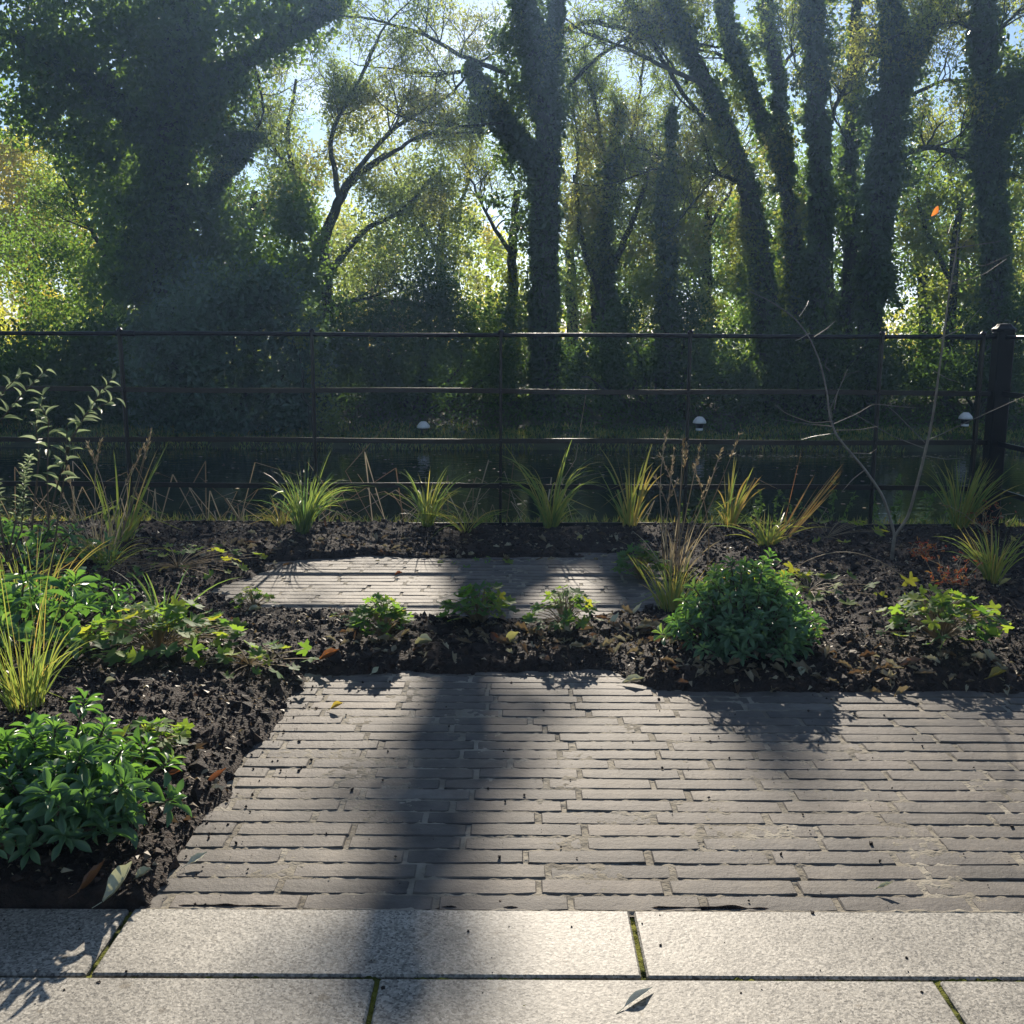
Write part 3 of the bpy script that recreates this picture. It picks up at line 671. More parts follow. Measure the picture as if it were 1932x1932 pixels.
# 1 big ivy-laden tree on the left
make_tree('massive dark tree with spreading crown and ivy swollen trunk at upper left', 17.6,
    [[(335, 770, 34), (322, 560, 32), (315, 380, 30), (325, 200, 26), (345, 0, 22), (350, -250, 16)],
     [(322, 300, 18), (230, 190, 14), (120, 110, 10), (20, 60, 7)], [(330, 230, 16), (440, 130, 12), (540, 60, 8), (620, 10, 5)], [(318, 420, 10), (420, 340, 8), (470, 250, 6)]],
    ivy=[[.9, 1.0, .9, .7, .5, .4], [.35, .4, .35], [.4, .4, .3], [.3, .35, .3]], ivy_n=26000, drop=.22,
    blobs=[(90, 90, 130, 130), (240, 60, 150, 110), (400, 70, 150, 110), (530, 30, 100, 75), (600, -10, 60, 50), (90, 215, 105, 60), (230, 190, 140, 90), (380, 190, 90, 80), (190, 290, 95, 60), (235, 380, 70, 70), (330, 330, 90, 90), (420, 270, 60, 60),
           (310, 470, 110, 100), (400, 420, 80, 90), (440, 520, 100, 80), (560, 420, 60, 80), (240, 540, 90, 80), (570, 520, 60, 70), (100, -120, 220, 120, .5), (380, -90, 200, 70), (-60, -40, 100, 200), (180, -260, 200, 110)],
    nb=6.0, bsize=0.115, hole=.385, bl_mat='dark', seed=1,
    limbs=[[(250, 90, 4), (170, 160, 3), (120, 210, 2)], [(480, 120, 3), (500, 200, 2), (470, 280, 1.5)]], limb_leaf=2, limb_mat='olive')
# 2 hawthorn
make_tree('twiggy tree with small olive leaves and curved thin limbs right of the big ivy tree', 18.4,
    [[(612, 700, 12), (618, 560, 11), (610, 450, 10), (650, 350, 8), (730, 290, 5)], [(615, 520, 7), (690, 430, 5), (760, 400, 4), (820, 330, 3)], [(606, 480, 7), (560, 360, 5), (540, 250, 4), (560, 150, 2.5)]],
    blobs=[(560, 260, 80, 90), (660, 240, 80, 70), (560, 380, 70, 80), (700, 350, 100, 80), (800, 250, 80, 60), (780, 400, 100, 70), (700, 480, 110, 70), (830, 340, 60, 60), (640, 160, 40, 40), (840, 480, 70, 70), (750, 570, 130, 70), (880, 430, 40, 60), (620, 600, 60, 60)],
    nb=2.0, bsize=0.062, hole=.44, bl_mat='olive', seed=2, limb_mat='olive',
    limbs=[[(640, 370, 6), (620, 250, 4), (690, 130, 3), (720, 60, 2)], [(650, 350, 5), (740, 240, 4), (840, 190, 3), (900, 120, 2)], [(560, 330, 4), (500, 260, 3), (470, 180, 2)], [(720, 300, 4), (800, 250, 3), (900, 250, 2)], [(620, 580, 4), (700, 560, 3), (800, 580, 2)]], limb_leaf=4, lsize=.05, nk=4)
# 3 central ivy tree
make_tree('tall straight ivy covered tree in the middle, its trunk bulging with leaves towards the top', 17.8,
    [[(1028, 770, 26), (1026, 600, 24), (1030, 400, 22), (1034, 280, 20), (1022, 150, 19), (996, 20, 13), (980, -60, 7.5), (979, -130, 5.5), (979, -200, 2)],
     [(1028, 330, 8), (975, 250, 7), (925, 190, 5), (890, 120, 4)], [(1022, 180, 10), (1042, 70, 7), (1052, 0, 5), (1064, -70, 2)]],
    ivy=[[.10, .12, .10, .16, .42, .32, .05, .04, .02], [.3, .32, .25], [.25, .04]], ivy_n=26000, drop=.2,
    blobs=[(990, 80, 62, 60), (955, 60, 45, 45), (1035, 120, 42, 60), (970, 170, 50, 60), (925, 215, 45, 45), (965, 290, 40, 50), (1000, 350, 25, 40), (935, 380, 30, 18), (985, 430, 32, 45), (1010, 520, 35, 70), (960, 600, 50, 60), (1050, 200, 30, 60), (1080, -120, 13, 30), (850, -60, 50, 25)],
    nb=3.2, bsize=0.085, hole=.40, bl_mat='ivy', seed=3, limb_mat='thin',
    limbs=[[(960, 140, 5), (880, 110, 4), (790, 60, 3), (700, 35, 2)], [(900, 130, 4), (840, 140, 3), (760, 135, 2)], [(1060, 60, 5), (1110, 38, 4.5), (1180, 55, 4), (1260, 70, 4)], [(1070, 165, 4), (1130, 105, 3.5), (1200, 60, 3), (1260, 10, 2)], [(950, 230, 3), (870, 240, 2.5), (800, 230, 2)]], limb_leaf=3, lsize=.06, nk=3)
# 4 thicket of willowy growth between
make_tree('brownish willowy tree with slender upright twigs just right of the middle trunk', 18.8,
    [[(1152, 760, 16), (1150, 600, 14), (1140, 450, 9), (1150, 330, 6), (1170, 200, 3)], [(1150, 520, 7), (1200, 400, 5), (1230, 300, 3)], [(1148, 600, 7), (1095, 450, 5), (1085, 330, 3)]],
    ivy=[[.18, .14, .08, .0], None, None], ivy_n=7000,
    blobs=[(1110, 300, 60, 90), (1190, 290, 80, 80), (1150, 400, 110, 80), (1250, 380, 60, 70), (1120, 500, 50, 60), (1190, 470, 70, 50), (1090, 420, 40, 80)],
    nb=2.2, bsize=0.062, hole=.44, bl_mat='olive', seed=4, limb_mat='thin',
    limbs=[[(1150, 340, 4), (1130, 240, 3), (1120, 170, 2)], [(1170, 330, 4), (1200, 230, 3), (1210, 150, 2)], [(1210, 380, 3), (1260, 280, 2.5), (1280, 200, 1.5)], [(1090, 350, 3), (1090, 260, 2), (1080, 190, 1.5)], [(1230, 420, 3), (1300, 340, 2), (1330, 270, 1.5)]], limb_leaf=3, lsize=.05, nk=4)
make_tree('short ivy wrapped trunk between the brownish willowy tree and the leaning trunk', 17.4,
    [[(1262, 770, 14), (1258, 620, 13), (1262, 500, 9), (1250, 380, 6), (1262, 280, 3), (1270, 200, 1.5)]], ivy=[[.22, .2, .15, .14, .03, .0]], ivy_n=9000,
    blobs=[(1265, 420, 60, 50), (1310, 470, 50, 60), (1230, 540, 40, 60), (1330, 560, 40, 80), (1290, 350, 50, 40)], nb=2.4, bsize=0.07, hole=.42, bl_mat='thin', seed=5, limb_mat='olive',
    limbs=[[(1262, 440, 3), (1310, 380, 2), (1350, 330, 1.5)]], limb_leaf=3)
# right group of tall ivy trunks
make_tree('ivy clad tree leaning strongly to the left with long bare limbs', 17.9,
    [[(1462, 770, 21), (1448, 600, 20), (1432, 470, 18), (1405, 340, 16), (1362, 220, 14), (1310, 110, 12), (1262, 0, 10), (1210, -140, 6)]],
    ivy=[[.10, .10, .07, .05, .06, .04, .08, .05]], ivy_n=15000, drop=.25, seed=6, limb_mat='thin',
    blobs=[(1400, 420, 40, 70), (1450, 540, 30, 60), (1340, 260, 50, 40), (1300, 60, 50, 60), (1410, 500, 55, 70), (1370, 330, 45, 60)], nb=2.3, bsize=0.07, hole=.45, bl_mat='thin',
    limbs=[[(1420, 330, 6), (1350, 250, 5), (1290, 180, 4), (1230, 80, 4), (1200, 10, 3)], [(1400, 345, 5), (1340, 320, 4), (1290, 310, 3)], [(1330, 160, 5), (1260, 130, 4), (1180, 90, 3), (1100, 60, 2)], [(1290, 300, 2), (1230, 320, 2), (1160, 345, 1.5)]], limb_leaf=2, lsize=.055, nk=3)
make_tree('slim ivy clad tree forking upwards just right of the leaning trunk', 18.2,
    [[(1508, 770, 14), (1502, 600, 13), (1494, 450, 12), (1482, 320, 11), (1468, 180, 9), (1452, 60, 8), (1440, -60, 9), (1430, -200, 5)], [(1486, 340, 8), (1440, 240, 8), (1400, 130, 7), (1370, 40, 6), (1355, -60, 4)]],
    ivy=[[.10, .08, .05, .05, .07, .06, .10], [.12, .14, .16]], ivy_n=13000, drop=.3, seed=7, limb_mat='thin',
    limbs=[[(1460, 150, 4), (1510, 80, 3), (1530, 10, 2)], [(1400, 130, 4), (1350, 100, 3), (1300, 90, 2)]], limb_leaf=3,
    blobs=[(1390, 180, 50, 60), (1420, 90, 40, 50), (1500, 420, 40, 60), (1485, 560, 40, 70), (1470, 300, 40, 60)], nb=2.3, bsize=0.07, hole=.44, bl_mat='thin')
make_tree('straight thick ivy clad trunk standing third in the close right hand group', 17.6,
    [[(1548, 770, 17), (1542, 600, 16), (1546, 450, 15), (1546, 300, 14), (1540, 150, 14), (1532, 0, 12), (1528, -180, 12)]],
    ivy=[[.08, .06, .05, .10, .14, .12, .14]], ivy_n=15000, drop=.25, seed=8, limb_mat='thin',
    limbs=[[(1556, 270, 5), (1580, 190, 4), (1620, 120, 4), (1680, 60, 3), (1740, 20, 2)], [(1535, 200, 3), (1500, 130, 2), (1490, 60, 1.5)]], limb_leaf=3,
    blobs=[(1510, 180, 30, 60), (1560, 90, 35, 60), (1580, 380, 30, 60), (1520, 520, 25, 60)], nb=2.2, bsize=0.075, hole=.42, bl_mat='ivy')
make_tree('thinnest ivy clad trunk of the right hand group, gently bent, between two thick ones', 18.6,
    [[(1600, 770, 14), (1594, 620, 13), (1606, 470, 12), (1600, 330, 12), (1606, 200, 11), (1614, 60, 9), (1620, -80, 8)]],
    ivy=[[.08, .08, .06, .08, .04, .05]], ivy_n=9000, drop=.3, seed=9, limb_mat='thin',
    blobs=[(1605, 560, 40, 60), (1600, 430, 45, 70), (1600, 300, 40, 60), (1615, 160, 35, 60)], nb=1.8, bsize=.075, hole=.44, bl_mat='ivy', limbs=[[(1606, 200, 4), (1640, 130, 3), (1690, 70, 3), (1760, 40, 2)], [(1604, 280, 2.5), (1570, 210, 2), (1560, 140, 1.5)]], limb_leaf=3, nk=3)
make_tree('broad heavily ivied tree at the right end of the close group, forking near the top', 17.5,
    [[(1632, 770, 23), (1640, 620, 21), (1655, 470, 19), (1668, 330, 17), (1680, 200, 15), (1690, 90, 15), (1676, -40, 10)], [(1682, 210, 14), (1722, 110, 13), (1765, 10, 10), (1800, -100, 6)]],
    ivy=[[.10, .12, .2, .26, .28, .22, .14], [.18, .14, .1]], ivy_n=24000, drop=.2, seed=10, limb_mat='thin',
    limbs=[[(1750, 60, 4), (1800, 40, 3), (1860, 10, 2)], [(1700, 290, 6), (1760, 275, 5), (1830, 300, 4), (1900, 330, 3)], [(1720, 180, 4), (1780, 150, 3), (1850, 155, 3), (1925, 170, 2)]], limb_leaf=3,
    blobs=[(1690, 240, 60, 60), (1640, 200, 40, 60), (1700, 330, 50, 50), (1740, 160, 35, 35), (1660, 520, 40, 90)], nb=3.0, bsize=0.08, hole=.42, bl_mat='ivy')
make_tree('dark ivy bulk on a knotted tree standing against the right edge', 17.2,
    [[(1885, 770, 17), (1880, 560, 15), (1872, 380, 14), (1862, 220, 14), (1856, 90, 15), (1846, -40, 12)], [(1866, 250, 8), (1910, 180, 8), (1960, 120, 8)]],
    ivy=[[.15, .15, .25, .5, .5, .2], [.4, .45]], ivy_n=22000, drop=.22, seed=11, limb_mat='thin',
    blobs=[(1835, 180, 45, 60), (1885, 170, 60, 80), (1930, 190, 50, 90), (1860, 280, 50, 45), (1925, 300, 40, 50)], nb=3.6, bsize=0.085, hole=.40, bl_mat='ivy',
    limbs=[[(1850, 60, 4), (1800, 40, 3), (1760, 50, 2)], [(1850, 100, 4), (1900, 40, 3), (1940, 10, 2)]], limb_leaf=3)
make_tree('bushy maple like tree with green and yellowish leaves in front of the right edge trunk', 18.4,
    [[(1790, 770, 10), (1792, 620, 9), (1800, 480, 8), (1812, 380, 5)], [(1796, 540, 5), (1750, 440, 4), (1730, 370, 3)], [(1800, 480, 5), (1870, 420, 4), (1920, 370, 3)]],
    blobs=[(1760, 370, 60, 50), (1830, 360, 60, 50), (1900, 380, 60, 60), (1750, 470, 60, 50), (1830, 460, 60, 60), (1910, 480, 60, 60), (1760, 560, 60, 50), (1850, 560, 70, 60), (1930, 600, 60, 60), (1720, 430, 30, 40)],
    nb=3.0, bsize=0.08, hole=.42, bl_mat='thin', seed=12, limbs=[[(1800, 400, 3), (1790, 320, 2), (1770, 280, 1.5)]], limb_leaf=3)

SR = 'trees of the second row behind'
for k, (lab, x, bl, nb_, mat_, Y_) in enumerate([
    ('dark tree right behind the massive ivy tree', 200, [(190, 340, 120, 120), (120, 480, 120, 120), (280, 460, 120, 140), (200, 600, 160, 90), (300, 300, 100, 90)], 3.0, 'dark', 20.5),
    ('dark tree filling the space under the massive tree on its right', 470, [(480, 400, 90, 80), (520, 500, 110, 100), (430, 560, 110, 100), (560, 330, 60, 60), (590, 600, 80, 80), (470, 260, 50, 50)], 2.8, 'dark', 20.8),
    ('bushy dark crowned tree behind the hawthorn limbs', 830, [(840, 350, 80, 60), (800, 430, 110, 70), (720, 500, 110, 80), (880, 480, 60, 70), (760, 600, 150, 70), (640, 480, 60, 70)], 2.2, 'olive', 21),
    ('narrow leafy tree just left of the middle trunk', 965, [(960, 520, 50, 70), (985, 600, 60, 70), (940, 640, 60, 60), (1000, 420, 25, 60)], 2.6, 'thin', 20.6),
    ('thicket tree with rusty leaves right of the middle trunk', 1120, [(1110, 300, 60, 80), (1150, 400, 100, 80), (1090, 430, 50, 60), (1220, 330, 70, 80), (1240, 430, 60, 60), (1130, 200, 40, 50), (1280, 370, 50, 60), (1090, 560, 60, 70), (1190, 570, 60, 70), (1240, 520, 50, 60)], 2.5, 'olive', 20.7),
    ('dark stemmed tree behind the foot of the leaning trunk', 1330, [(1330, 430, 60, 60), (1350, 530, 60, 60), (1290, 520, 40, 60), (1300, 340, 50, 50), (1390, 500, 50, 60), (1410, 590, 60, 60), (1380, 420, 50, 50), (1420, 520, 50, 50)], 2.8, 'dark', 21.2),
    ('thin leaved tree behind the straight trunks of the right group', 1560, [(1500, 380, 70, 90), (1590, 400, 60, 90), (1450, 260, 50, 70), (1540, 270, 40, 40), (1630, 280, 40, 40), (1560, 490, 80, 60), (1620, 580, 70, 60), (1500, 590, 60, 60), (1500, 490, 60, 60), (1620, 480, 60, 60)], 2.0, 'dark', 21.5),
    ('dense dark tree low between the middle trunk and the willowy tree', 1075, [(1075, 520, 55, 80), (1110, 600, 70, 60), (1200, 560, 70, 70), (1260, 500, 60, 70), (1180, 480, 50, 50)], 3.0, 'dark', 22.5),
    ('dense dark tree low between the leaning trunk and the straight trunk', 1475, [(1440, 540, 70, 80), (1500, 500, 70, 90), (1400, 600, 80, 50), (1570, 560, 70, 80), (1630, 500, 50, 90), (1480, 420, 60, 60)], 2.7, 'dark', 22.8),
    ('green tree standing behind the broad ivied tree', 1740, [(1740, 400, 80, 80), (1790, 480, 90, 80), (1720, 520, 60, 80), (1760, 300, 50, 50), (1860, 420, 80, 80), (1900, 540, 80, 90), (1780, 590, 90, 60)], 2.2, 'dark', 20.8)]):
    make_tree(lab, Y_, [[(x, 740, 12), (x + 6, 600, 11), (x, 480, 9), (x + 10, 360, 6)]], blobs=bl, nb=nb_, bsize=.085, hole=.42, bl_mat=mat_, seed=40 + k, group=SR, limbs=[[(x, 480, 5), (x - 50, 400, 3), (x - 80, 330, 2)], [(x, 440, 4), (x + 50, 360, 3), (x + 60, 290, 2)]], limb_leaf=2, lsize=.06, nk=3)

# shrubs at the far bank
def shrub(label, Y, blobs, n, size, mat, name='shrub', hole=.36, seed=1, group=None, stems=6, cat='shrub'):
    global rng
    rng = np.random.default_rng(3000 + seed)
    b0 = max(blobs, key=lambda b: b[1]); c = F(np.mean([b[0] for b in blobs]), b0[1], Y); g = float(gz(np.array([c[0]]), np.array([Y]))[0])
    t = thing(name, label, cat, (c[0], Y, g), group)
    wd = MB(); tops_ = [F(b[0], b[1], Y + (b[4] if len(b) > 4 else 0)) for b in blobs]
    for q in tops_:
        P = np.array([np.array([c[0], Y + .2, g - .1]) * (1 - u) + q * u + rng.normal(0, .05, 3) * (u > 0) for u in np.linspace(0, 1, 7)]); wd.tube(P, np.linspace(.045, .012, 7), 5, cap=False)
    wd.build('stems', M['bark'], t, True, loc=(c[0], Y, g))
    mb = MB(); leaves_at(mb, blob_lai(blobs, Y, n, size, .6, hole, seed), size); mb.build('foliage', M[mat], t, loc=(c[0], Y, g)); return t
shrub('large rounded evergreen bush hanging over the water left of the first bollard light', 15.9,
      [(430, 600, 150, 110), (500, 560, 90, 60), (340, 700, 110, 110), (470, 720, 130, 110), (570, 660, 60, 90), (560, 760, 70, 70), (360, 800, 120, 60), (480, 820, 110, 45), (280, 640, 60, 60)], 7.0, .10, 'bigbush', seed=1, hole=.34)
shrub('low dark bush behind the fence at the far left above the water', 16.3,
      [(60, 700, 120, 90), (180, 720, 90, 90), (-40, 760, 110, 90), (120, 790, 130, 60), (250, 790, 70, 60), (200, 640, 70, 50)], 6.0, .08, 'under', seed=2, hole=.34)
shrub('loose brownish climbing growth on the right face of the large evergreen bush', 15.35,
      [(600, 700, 26, 60), (620, 790, 28, 50), (590, 850, 30, 25), (560, 640, 22, 30)], 1.6, .06, 'olive', seed=3, hole=.42)
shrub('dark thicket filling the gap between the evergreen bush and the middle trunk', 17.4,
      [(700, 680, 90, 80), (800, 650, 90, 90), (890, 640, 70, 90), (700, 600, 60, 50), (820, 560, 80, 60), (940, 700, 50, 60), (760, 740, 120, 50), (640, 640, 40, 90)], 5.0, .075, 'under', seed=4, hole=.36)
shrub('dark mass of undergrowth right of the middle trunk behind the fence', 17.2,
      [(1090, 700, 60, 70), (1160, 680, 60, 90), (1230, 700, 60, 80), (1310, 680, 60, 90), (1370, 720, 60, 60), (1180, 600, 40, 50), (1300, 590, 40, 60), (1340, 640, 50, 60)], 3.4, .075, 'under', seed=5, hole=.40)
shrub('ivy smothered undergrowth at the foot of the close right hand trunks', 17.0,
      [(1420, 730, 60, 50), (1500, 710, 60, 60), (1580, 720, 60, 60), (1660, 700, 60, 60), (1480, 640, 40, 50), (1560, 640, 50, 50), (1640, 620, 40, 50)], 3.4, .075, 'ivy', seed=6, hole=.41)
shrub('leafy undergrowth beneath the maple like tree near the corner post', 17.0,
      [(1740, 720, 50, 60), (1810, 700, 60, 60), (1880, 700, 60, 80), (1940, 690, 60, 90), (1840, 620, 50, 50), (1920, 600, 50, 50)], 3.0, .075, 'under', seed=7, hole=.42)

shrub('long low dark thicket of ivy and bramble behind the trunks right of the middle', 19.3,
      [(x, 715 + (x * 7 % 30) - 25, 75, 92) for x in range(920, 2000, 82)], 4.2, .085, 'dark', seed=8, hole=.36)
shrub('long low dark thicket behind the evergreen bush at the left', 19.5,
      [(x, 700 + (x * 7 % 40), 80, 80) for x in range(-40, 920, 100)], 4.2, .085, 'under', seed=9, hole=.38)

# trees and hedge further back, lit through from behind
def back_tree(label, Y, px, base, blobs, n, mat, seed, size=.13, hole=.42):
    return make_tree(label, Y, [[(px, base, 7), (px + 8, (base + blobs[0][1]) / 2, 6), (px, blobs[0][1], 4)]], blobs=blobs, nb=n, bsize=size, hole=hole, bl_mat=mat, seed=seed,
                     group='paler trees in the field behind', limb_leaf=0, name='field_tree')
back_tree('golden and green sunlit tree at the left edge behind the big ivy tree', 27, 60, 700,
          [(40, 350, 90, 100), (130, 400, 100, 90), (40, 480, 100, 90), (150, 520, 100, 90), (80, 600, 130, 60), (-60, 420, 90, 140), (230, 480, 60, 60), (20, 280, 50, 45)], 4.0, 'yellow', 21, .12, .38)
back_tree('yellow green tree glimpsed through hawthorn twigs above the evergreen bush', 30, 680, 680,
          [(670, 540, 60, 80), (720, 470, 50, 60), (650, 420, 40, 40), (700, 600, 80, 40)], 2.5, 'yellow', 22, .12)
back_tree('pale green tree showing between the hawthorn and the middle trunk', 29, 920, 680,
          [(900, 520, 60, 80), (930, 460, 45, 50), (900, 610, 70, 40), (880, 420, 40, 40)], 2.5, 'yellow', 23, .11)
back_tree('light leafed tree beyond the leaning trunk, low against the sky', 31, 1420, 680,
          [(1330, 480, 60, 70), (1400, 400, 60, 60), (1310, 400, 50, 50), (1480, 560, 60, 50), (1350, 580, 60, 40)], 1.8, 'thin', 24, .11, .46)
back_tree('yellowing tree beyond the maple like tree at the right', 30, 1830, 690,
          [(1800, 560, 90, 70), (1900, 520, 80, 90), (1880, 380, 80, 80), (1780, 640, 90, 50), (1900, 630, 90, 50)], 2.2, 'yellow', 25, .12, .43)
rng = np.random.default_rng(77)
hb = MB(); n = 26000
X = rng.uniform(-22, 24, n); Yh = rng.uniform(33, 35, n); top = 1.1 + 1.6 * fbm(X * .5, X * 0, 3, 51) 
P = np.stack([X, Yh, rng.random(n) ** .8 * top], -1); leaves_at(hb, P, .15)
tag(hb.build('far_hedge', M['yellow']), 'sunlit yellow green hedge across the field, glimpsed low between the trunks', 'hedge', kind='stuff')

# undergrowth and grass on the far bank
ub = MB(); n = 30000; X = rng.uniform(-11, 12, n); Yh = 15.3 + 3.2 * rng.random(n) ** 1.2
g = gz(X, Yh); hh = .04 + .55 * np.clip((Yh - 15.9) / 2, 0, 1) * fbm(X * 1.2, Yh * 1.2, 3, 61) * 1.6
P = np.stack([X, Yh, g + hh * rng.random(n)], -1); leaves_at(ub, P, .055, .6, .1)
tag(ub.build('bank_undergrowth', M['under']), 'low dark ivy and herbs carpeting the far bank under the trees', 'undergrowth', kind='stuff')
ug = MB(); n = 26000; X = rng.uniform(-11, 12, n); Yh = 14.75 + 1.5 * rng.random(n) ** 1.4; k = fbm(X * 1.2, Yh * 2, 2, 63) > .38; X, Yh = X[k], Yh[k]; n = len(X)
g = gz(X, Yh); U = unit(np.stack([rng.normal(0, .35, n), rng.normal(0, .35, n), np.ones(n)], -1)); S = rng.uniform(.04, .13, n)
ug.inst(KITE, KITE_F, np.stack([X, Yh, g], -1), U, rng.normal(0, 1, (n, 3)), S, rng.random(n), 0, np.full(n, .012))
tag(ug.build('bank_grass', M['blade']), 'short grass along the far edge of the canal', 'grass', kind='stuff')
# floating leaves on the water
fl = MB(); n = 500; X = rng.uniform(-9, 10, n); Yh = 9 + 5.6 * rng.random(n) ** .7
n2 = 260; X2 = rng.normal(4.3, 1.6, n2); Y2 = 14.2 + rng.normal(0, .12, n2); X = np.concatenate([X, X2]); Yh = np.concatenate([Yh, Y2]); n = len(X)
fl.inst(KITE * np.array([1, 1, .2]), KITE_F, np.stack([X, Yh, X * 0 + WZ + .004], -1), rng.normal(0, 1, (n, 3)) * np.array([1, 1, 0]), np.tile([0, 0, 1.], (n, 1)), rng.uniform(.02, .06, n), rng.random(n))
tag(fl.build('floating_leaves', M['straw']), 'small pale leaves floating on the dark canal water', 'floating leaves', kind='stuff')

# ------------------------------------------------------------------ planting in the beds
def GS(px, py):
    p = G(px, py, .04); p[2] = max(sz(p[0], p[1]), -.02); return p
def mpp(p): return (p[1] * math.cos(PITCH) + (EYE[2] - p[2]) * math.sin(PITCH)) / 1932.0
def blades(mb, base, n, H, spread, bend, wid, lean=(0, 0), r0=.03, rbias=0.0, hvar=.35, kink=0.0, droop=.5):
    for i in range(n):
        a = rng.uniform(0, 2 * np.pi); rr = r0 * rng.random() ** .5
        b = base + np.array([math.cos(a) * rr, math.sin(a) * rr, -.01])
        hd = unit(np.array([math.cos(a) + rng.normal(0, .5), math.sin(a) + rng.normal(0, .5), 0]))
        s = abs(rng.normal(0, 1)) * spread; L_ = H * (1 - hvar * rng.random()) * (1 + .25 * s)
        t = np.linspace(0, 1, 9)[:, None]; bd = bend * rng.uniform(.2, 1.4)
        d0 = unit(np.array([0, 0, 1]) + hd * s + np.array([lean[0], lean[1], 0]))
        P = b + d0 * L_ * t + hd * L_ * bd * t ** 2 * .6 - np.array([0, 0, 1]) * L_ * bd * droop * t ** 3
        if rng.random() < kink:
            k = rng.integers(4, 7); ang = unit(hd + np.array([rng.normal(0, .5), 0, -.5])); stp = L_ / 9
            for j in range(k, 9): P[j] = P[k - 1] + ang * stp * (j - k + 1)
        w0 = wid * rng.uniform(.6, 1.2); W = w0 * np.array([.55, .85, 1, 1, .95, .85, .65, .4, .04])
        wd = unit(np.cross(unit(P[-1] - P[0]) + 1e-3, rng.normal(0, 1, 3) * np.array([.5, 1, .3])))
        mb.ribbon(P, wd, W, np.clip(rng.beta(2, 2.4) + rbias, 0, 1))
def tuft(label, px, py, top, n, wid=.007, spread=.3, bend=.4, lean=0, r0=.03, mat='blade', rb=0.0, seed=1, cat='grass', name='grass_tuft', orange=0, kink=.06, group=None, hvar=.45, filler=0, leany=0, droop=.5):
    global rng
    rng = np.random.default_rng(5000 + seed); p = GS(px, py); H = (py - top) * mpp(p) * 1.22
    n = int(n * 1.25); mb = MB(); wid *= .82; bend *= 1.6; spread *= .85; blades(mb, p, n, H, spread, bend, wid, (lean, leany), r0, rb, hvar, kink, droop)
    if filler: blades(mb, p, filler, H * .45, spread * 1.5, bend, wid * .7, (lean, 0), r0, rb, .5)
    if orange:
        t = thing(name, label, cat, p, group); mb.build('blades', M[mat], t, loc=p)
        m2 = MB(); blades(m2, p, orange, H, spread * 1.1, bend * .5, wid * .8, (lean, 0), r0, 0, .3, .2); m2.build('withered_blades', M['orange_blade'], t, loc=p); return t
    o = mb.build(name, M[mat], None, loc=p); return tag(o, label, cat, group)
GR = 'grasses and sedges planted in the bed'
tuft('tall iris like clump with green and orange blades at the left of the fence', 228, 1028, 850, 15, .016, .32, .12, .1, .05, seed=1, orange=1, group=GR, kink=.25, filler=20)
tuft('fine leaved low tuft spilling in front of the left iris like clump', 205, 1075, 1000, 55, .004, .6, .5, 0, .04, seed=2, group=GR)
tuft('blue grey fountain of arching sedge at the near left of the fence', 572, 1012, 862, 95, .006, .22, .45, .10, .03, rb=-.25, seed=3, group=GR)
tuft('small straw yellow tuft beside the blue grey sedge', 530, 998, 930, 34, .005, .5, .5, -.15, .03, rb=.3, seed=4, group=GR)
tuft('bright green upright sedge left of the middle fence post', 806, 996, 868, 48, .007, .24, .5, 0, .03, seed=5, group=GR, filler=30)
tuft('sparse low sedge between the bright green sedge and the middle fence post', 880, 1005, 925, 16, .006, .7, .5, 0, .03, seed=6, group=GR)
tuft('tallest arching green sedge right of the middle fence post', 1040, 996, 822, 40, .009, .28, .55, 0, .035, seed=7, group=GR, filler=26)
tuft('stiff yellow green iris like blades next to the brown reed stems', 1188, 996, 842, 15, .014, .3, .2, .03, .035, rb=.15, seed=8, group=GR, orange=2, filler=16, kink=.2)
tuft('iris like clump with rusty blade tips behind the round glossy bush', 1375, 1002, 872, 15, .014, .28, .22, 0, .03, rb=.2, seed=9, group=GR, orange=3, kink=.15, filler=10)
tuft('short yellow green clump with long orange blades leaning right', 1448, 1036, 960, 40, .009, .55, .4, .1, .04, rb=.15, seed=10, group=GR, filler=20)
tuft('orange withered blades leaning right beside the forked sapling', 1478, 1022, 868, 9, .010, .35, .02, .55, .03, mat='orange_blade', seed=11, group=GR, kink=0)
tuft('bright green fan shaped sedge in front of the corner post', 1808, 1004, 872, 70, .007, .34, .22, .12, .035, rb=.12, seed=12, group=GR)
tuft('yellow green tuft standing alone at the right edge of the bed', 1872, 1108, 992, 70, .006, .36, .35, 0, .03, rb=.15, seed=13, group=GR)
tuft('bright green grass clump behind the left glossy bush', 52, 1352, 1185, 78, .0045, .34, .25, 0, .045, rb=-.02, seed=14, group=GR)
tuft('tall thin straw stems rising through the left grass clump', 60, 1340, 1030, 12, .0035, .22, .10, .03, .05, rb=.2, seed=15, group=GR)
tuft('dark blue green blades growing behind the spreading lobed plant', 312, 1196, 1060, 12, .010, .24, .3, 0, .02, rb=-.3, seed=16, group=GR, filler=14)
tuft('pale grass tuft at the left foot of the round glossy bush', 1268, 1145, 1040, 70, .006, .4, .25, 0, .04, rb=.15, seed=17, group=GR)
tuft('fine grass stems at the left edge behind the wide leaved plants', 60, 1180, 1010, 30, .0045, .3, .3, .1, .08, rb=.2, seed=18, group=GR)
tuft('arching brownish grass at the far left under the leafy shrub', 20, 1150, 1040, 40, .006, .6, .6, .3, .06, rb=.4, seed=19, group=GR)
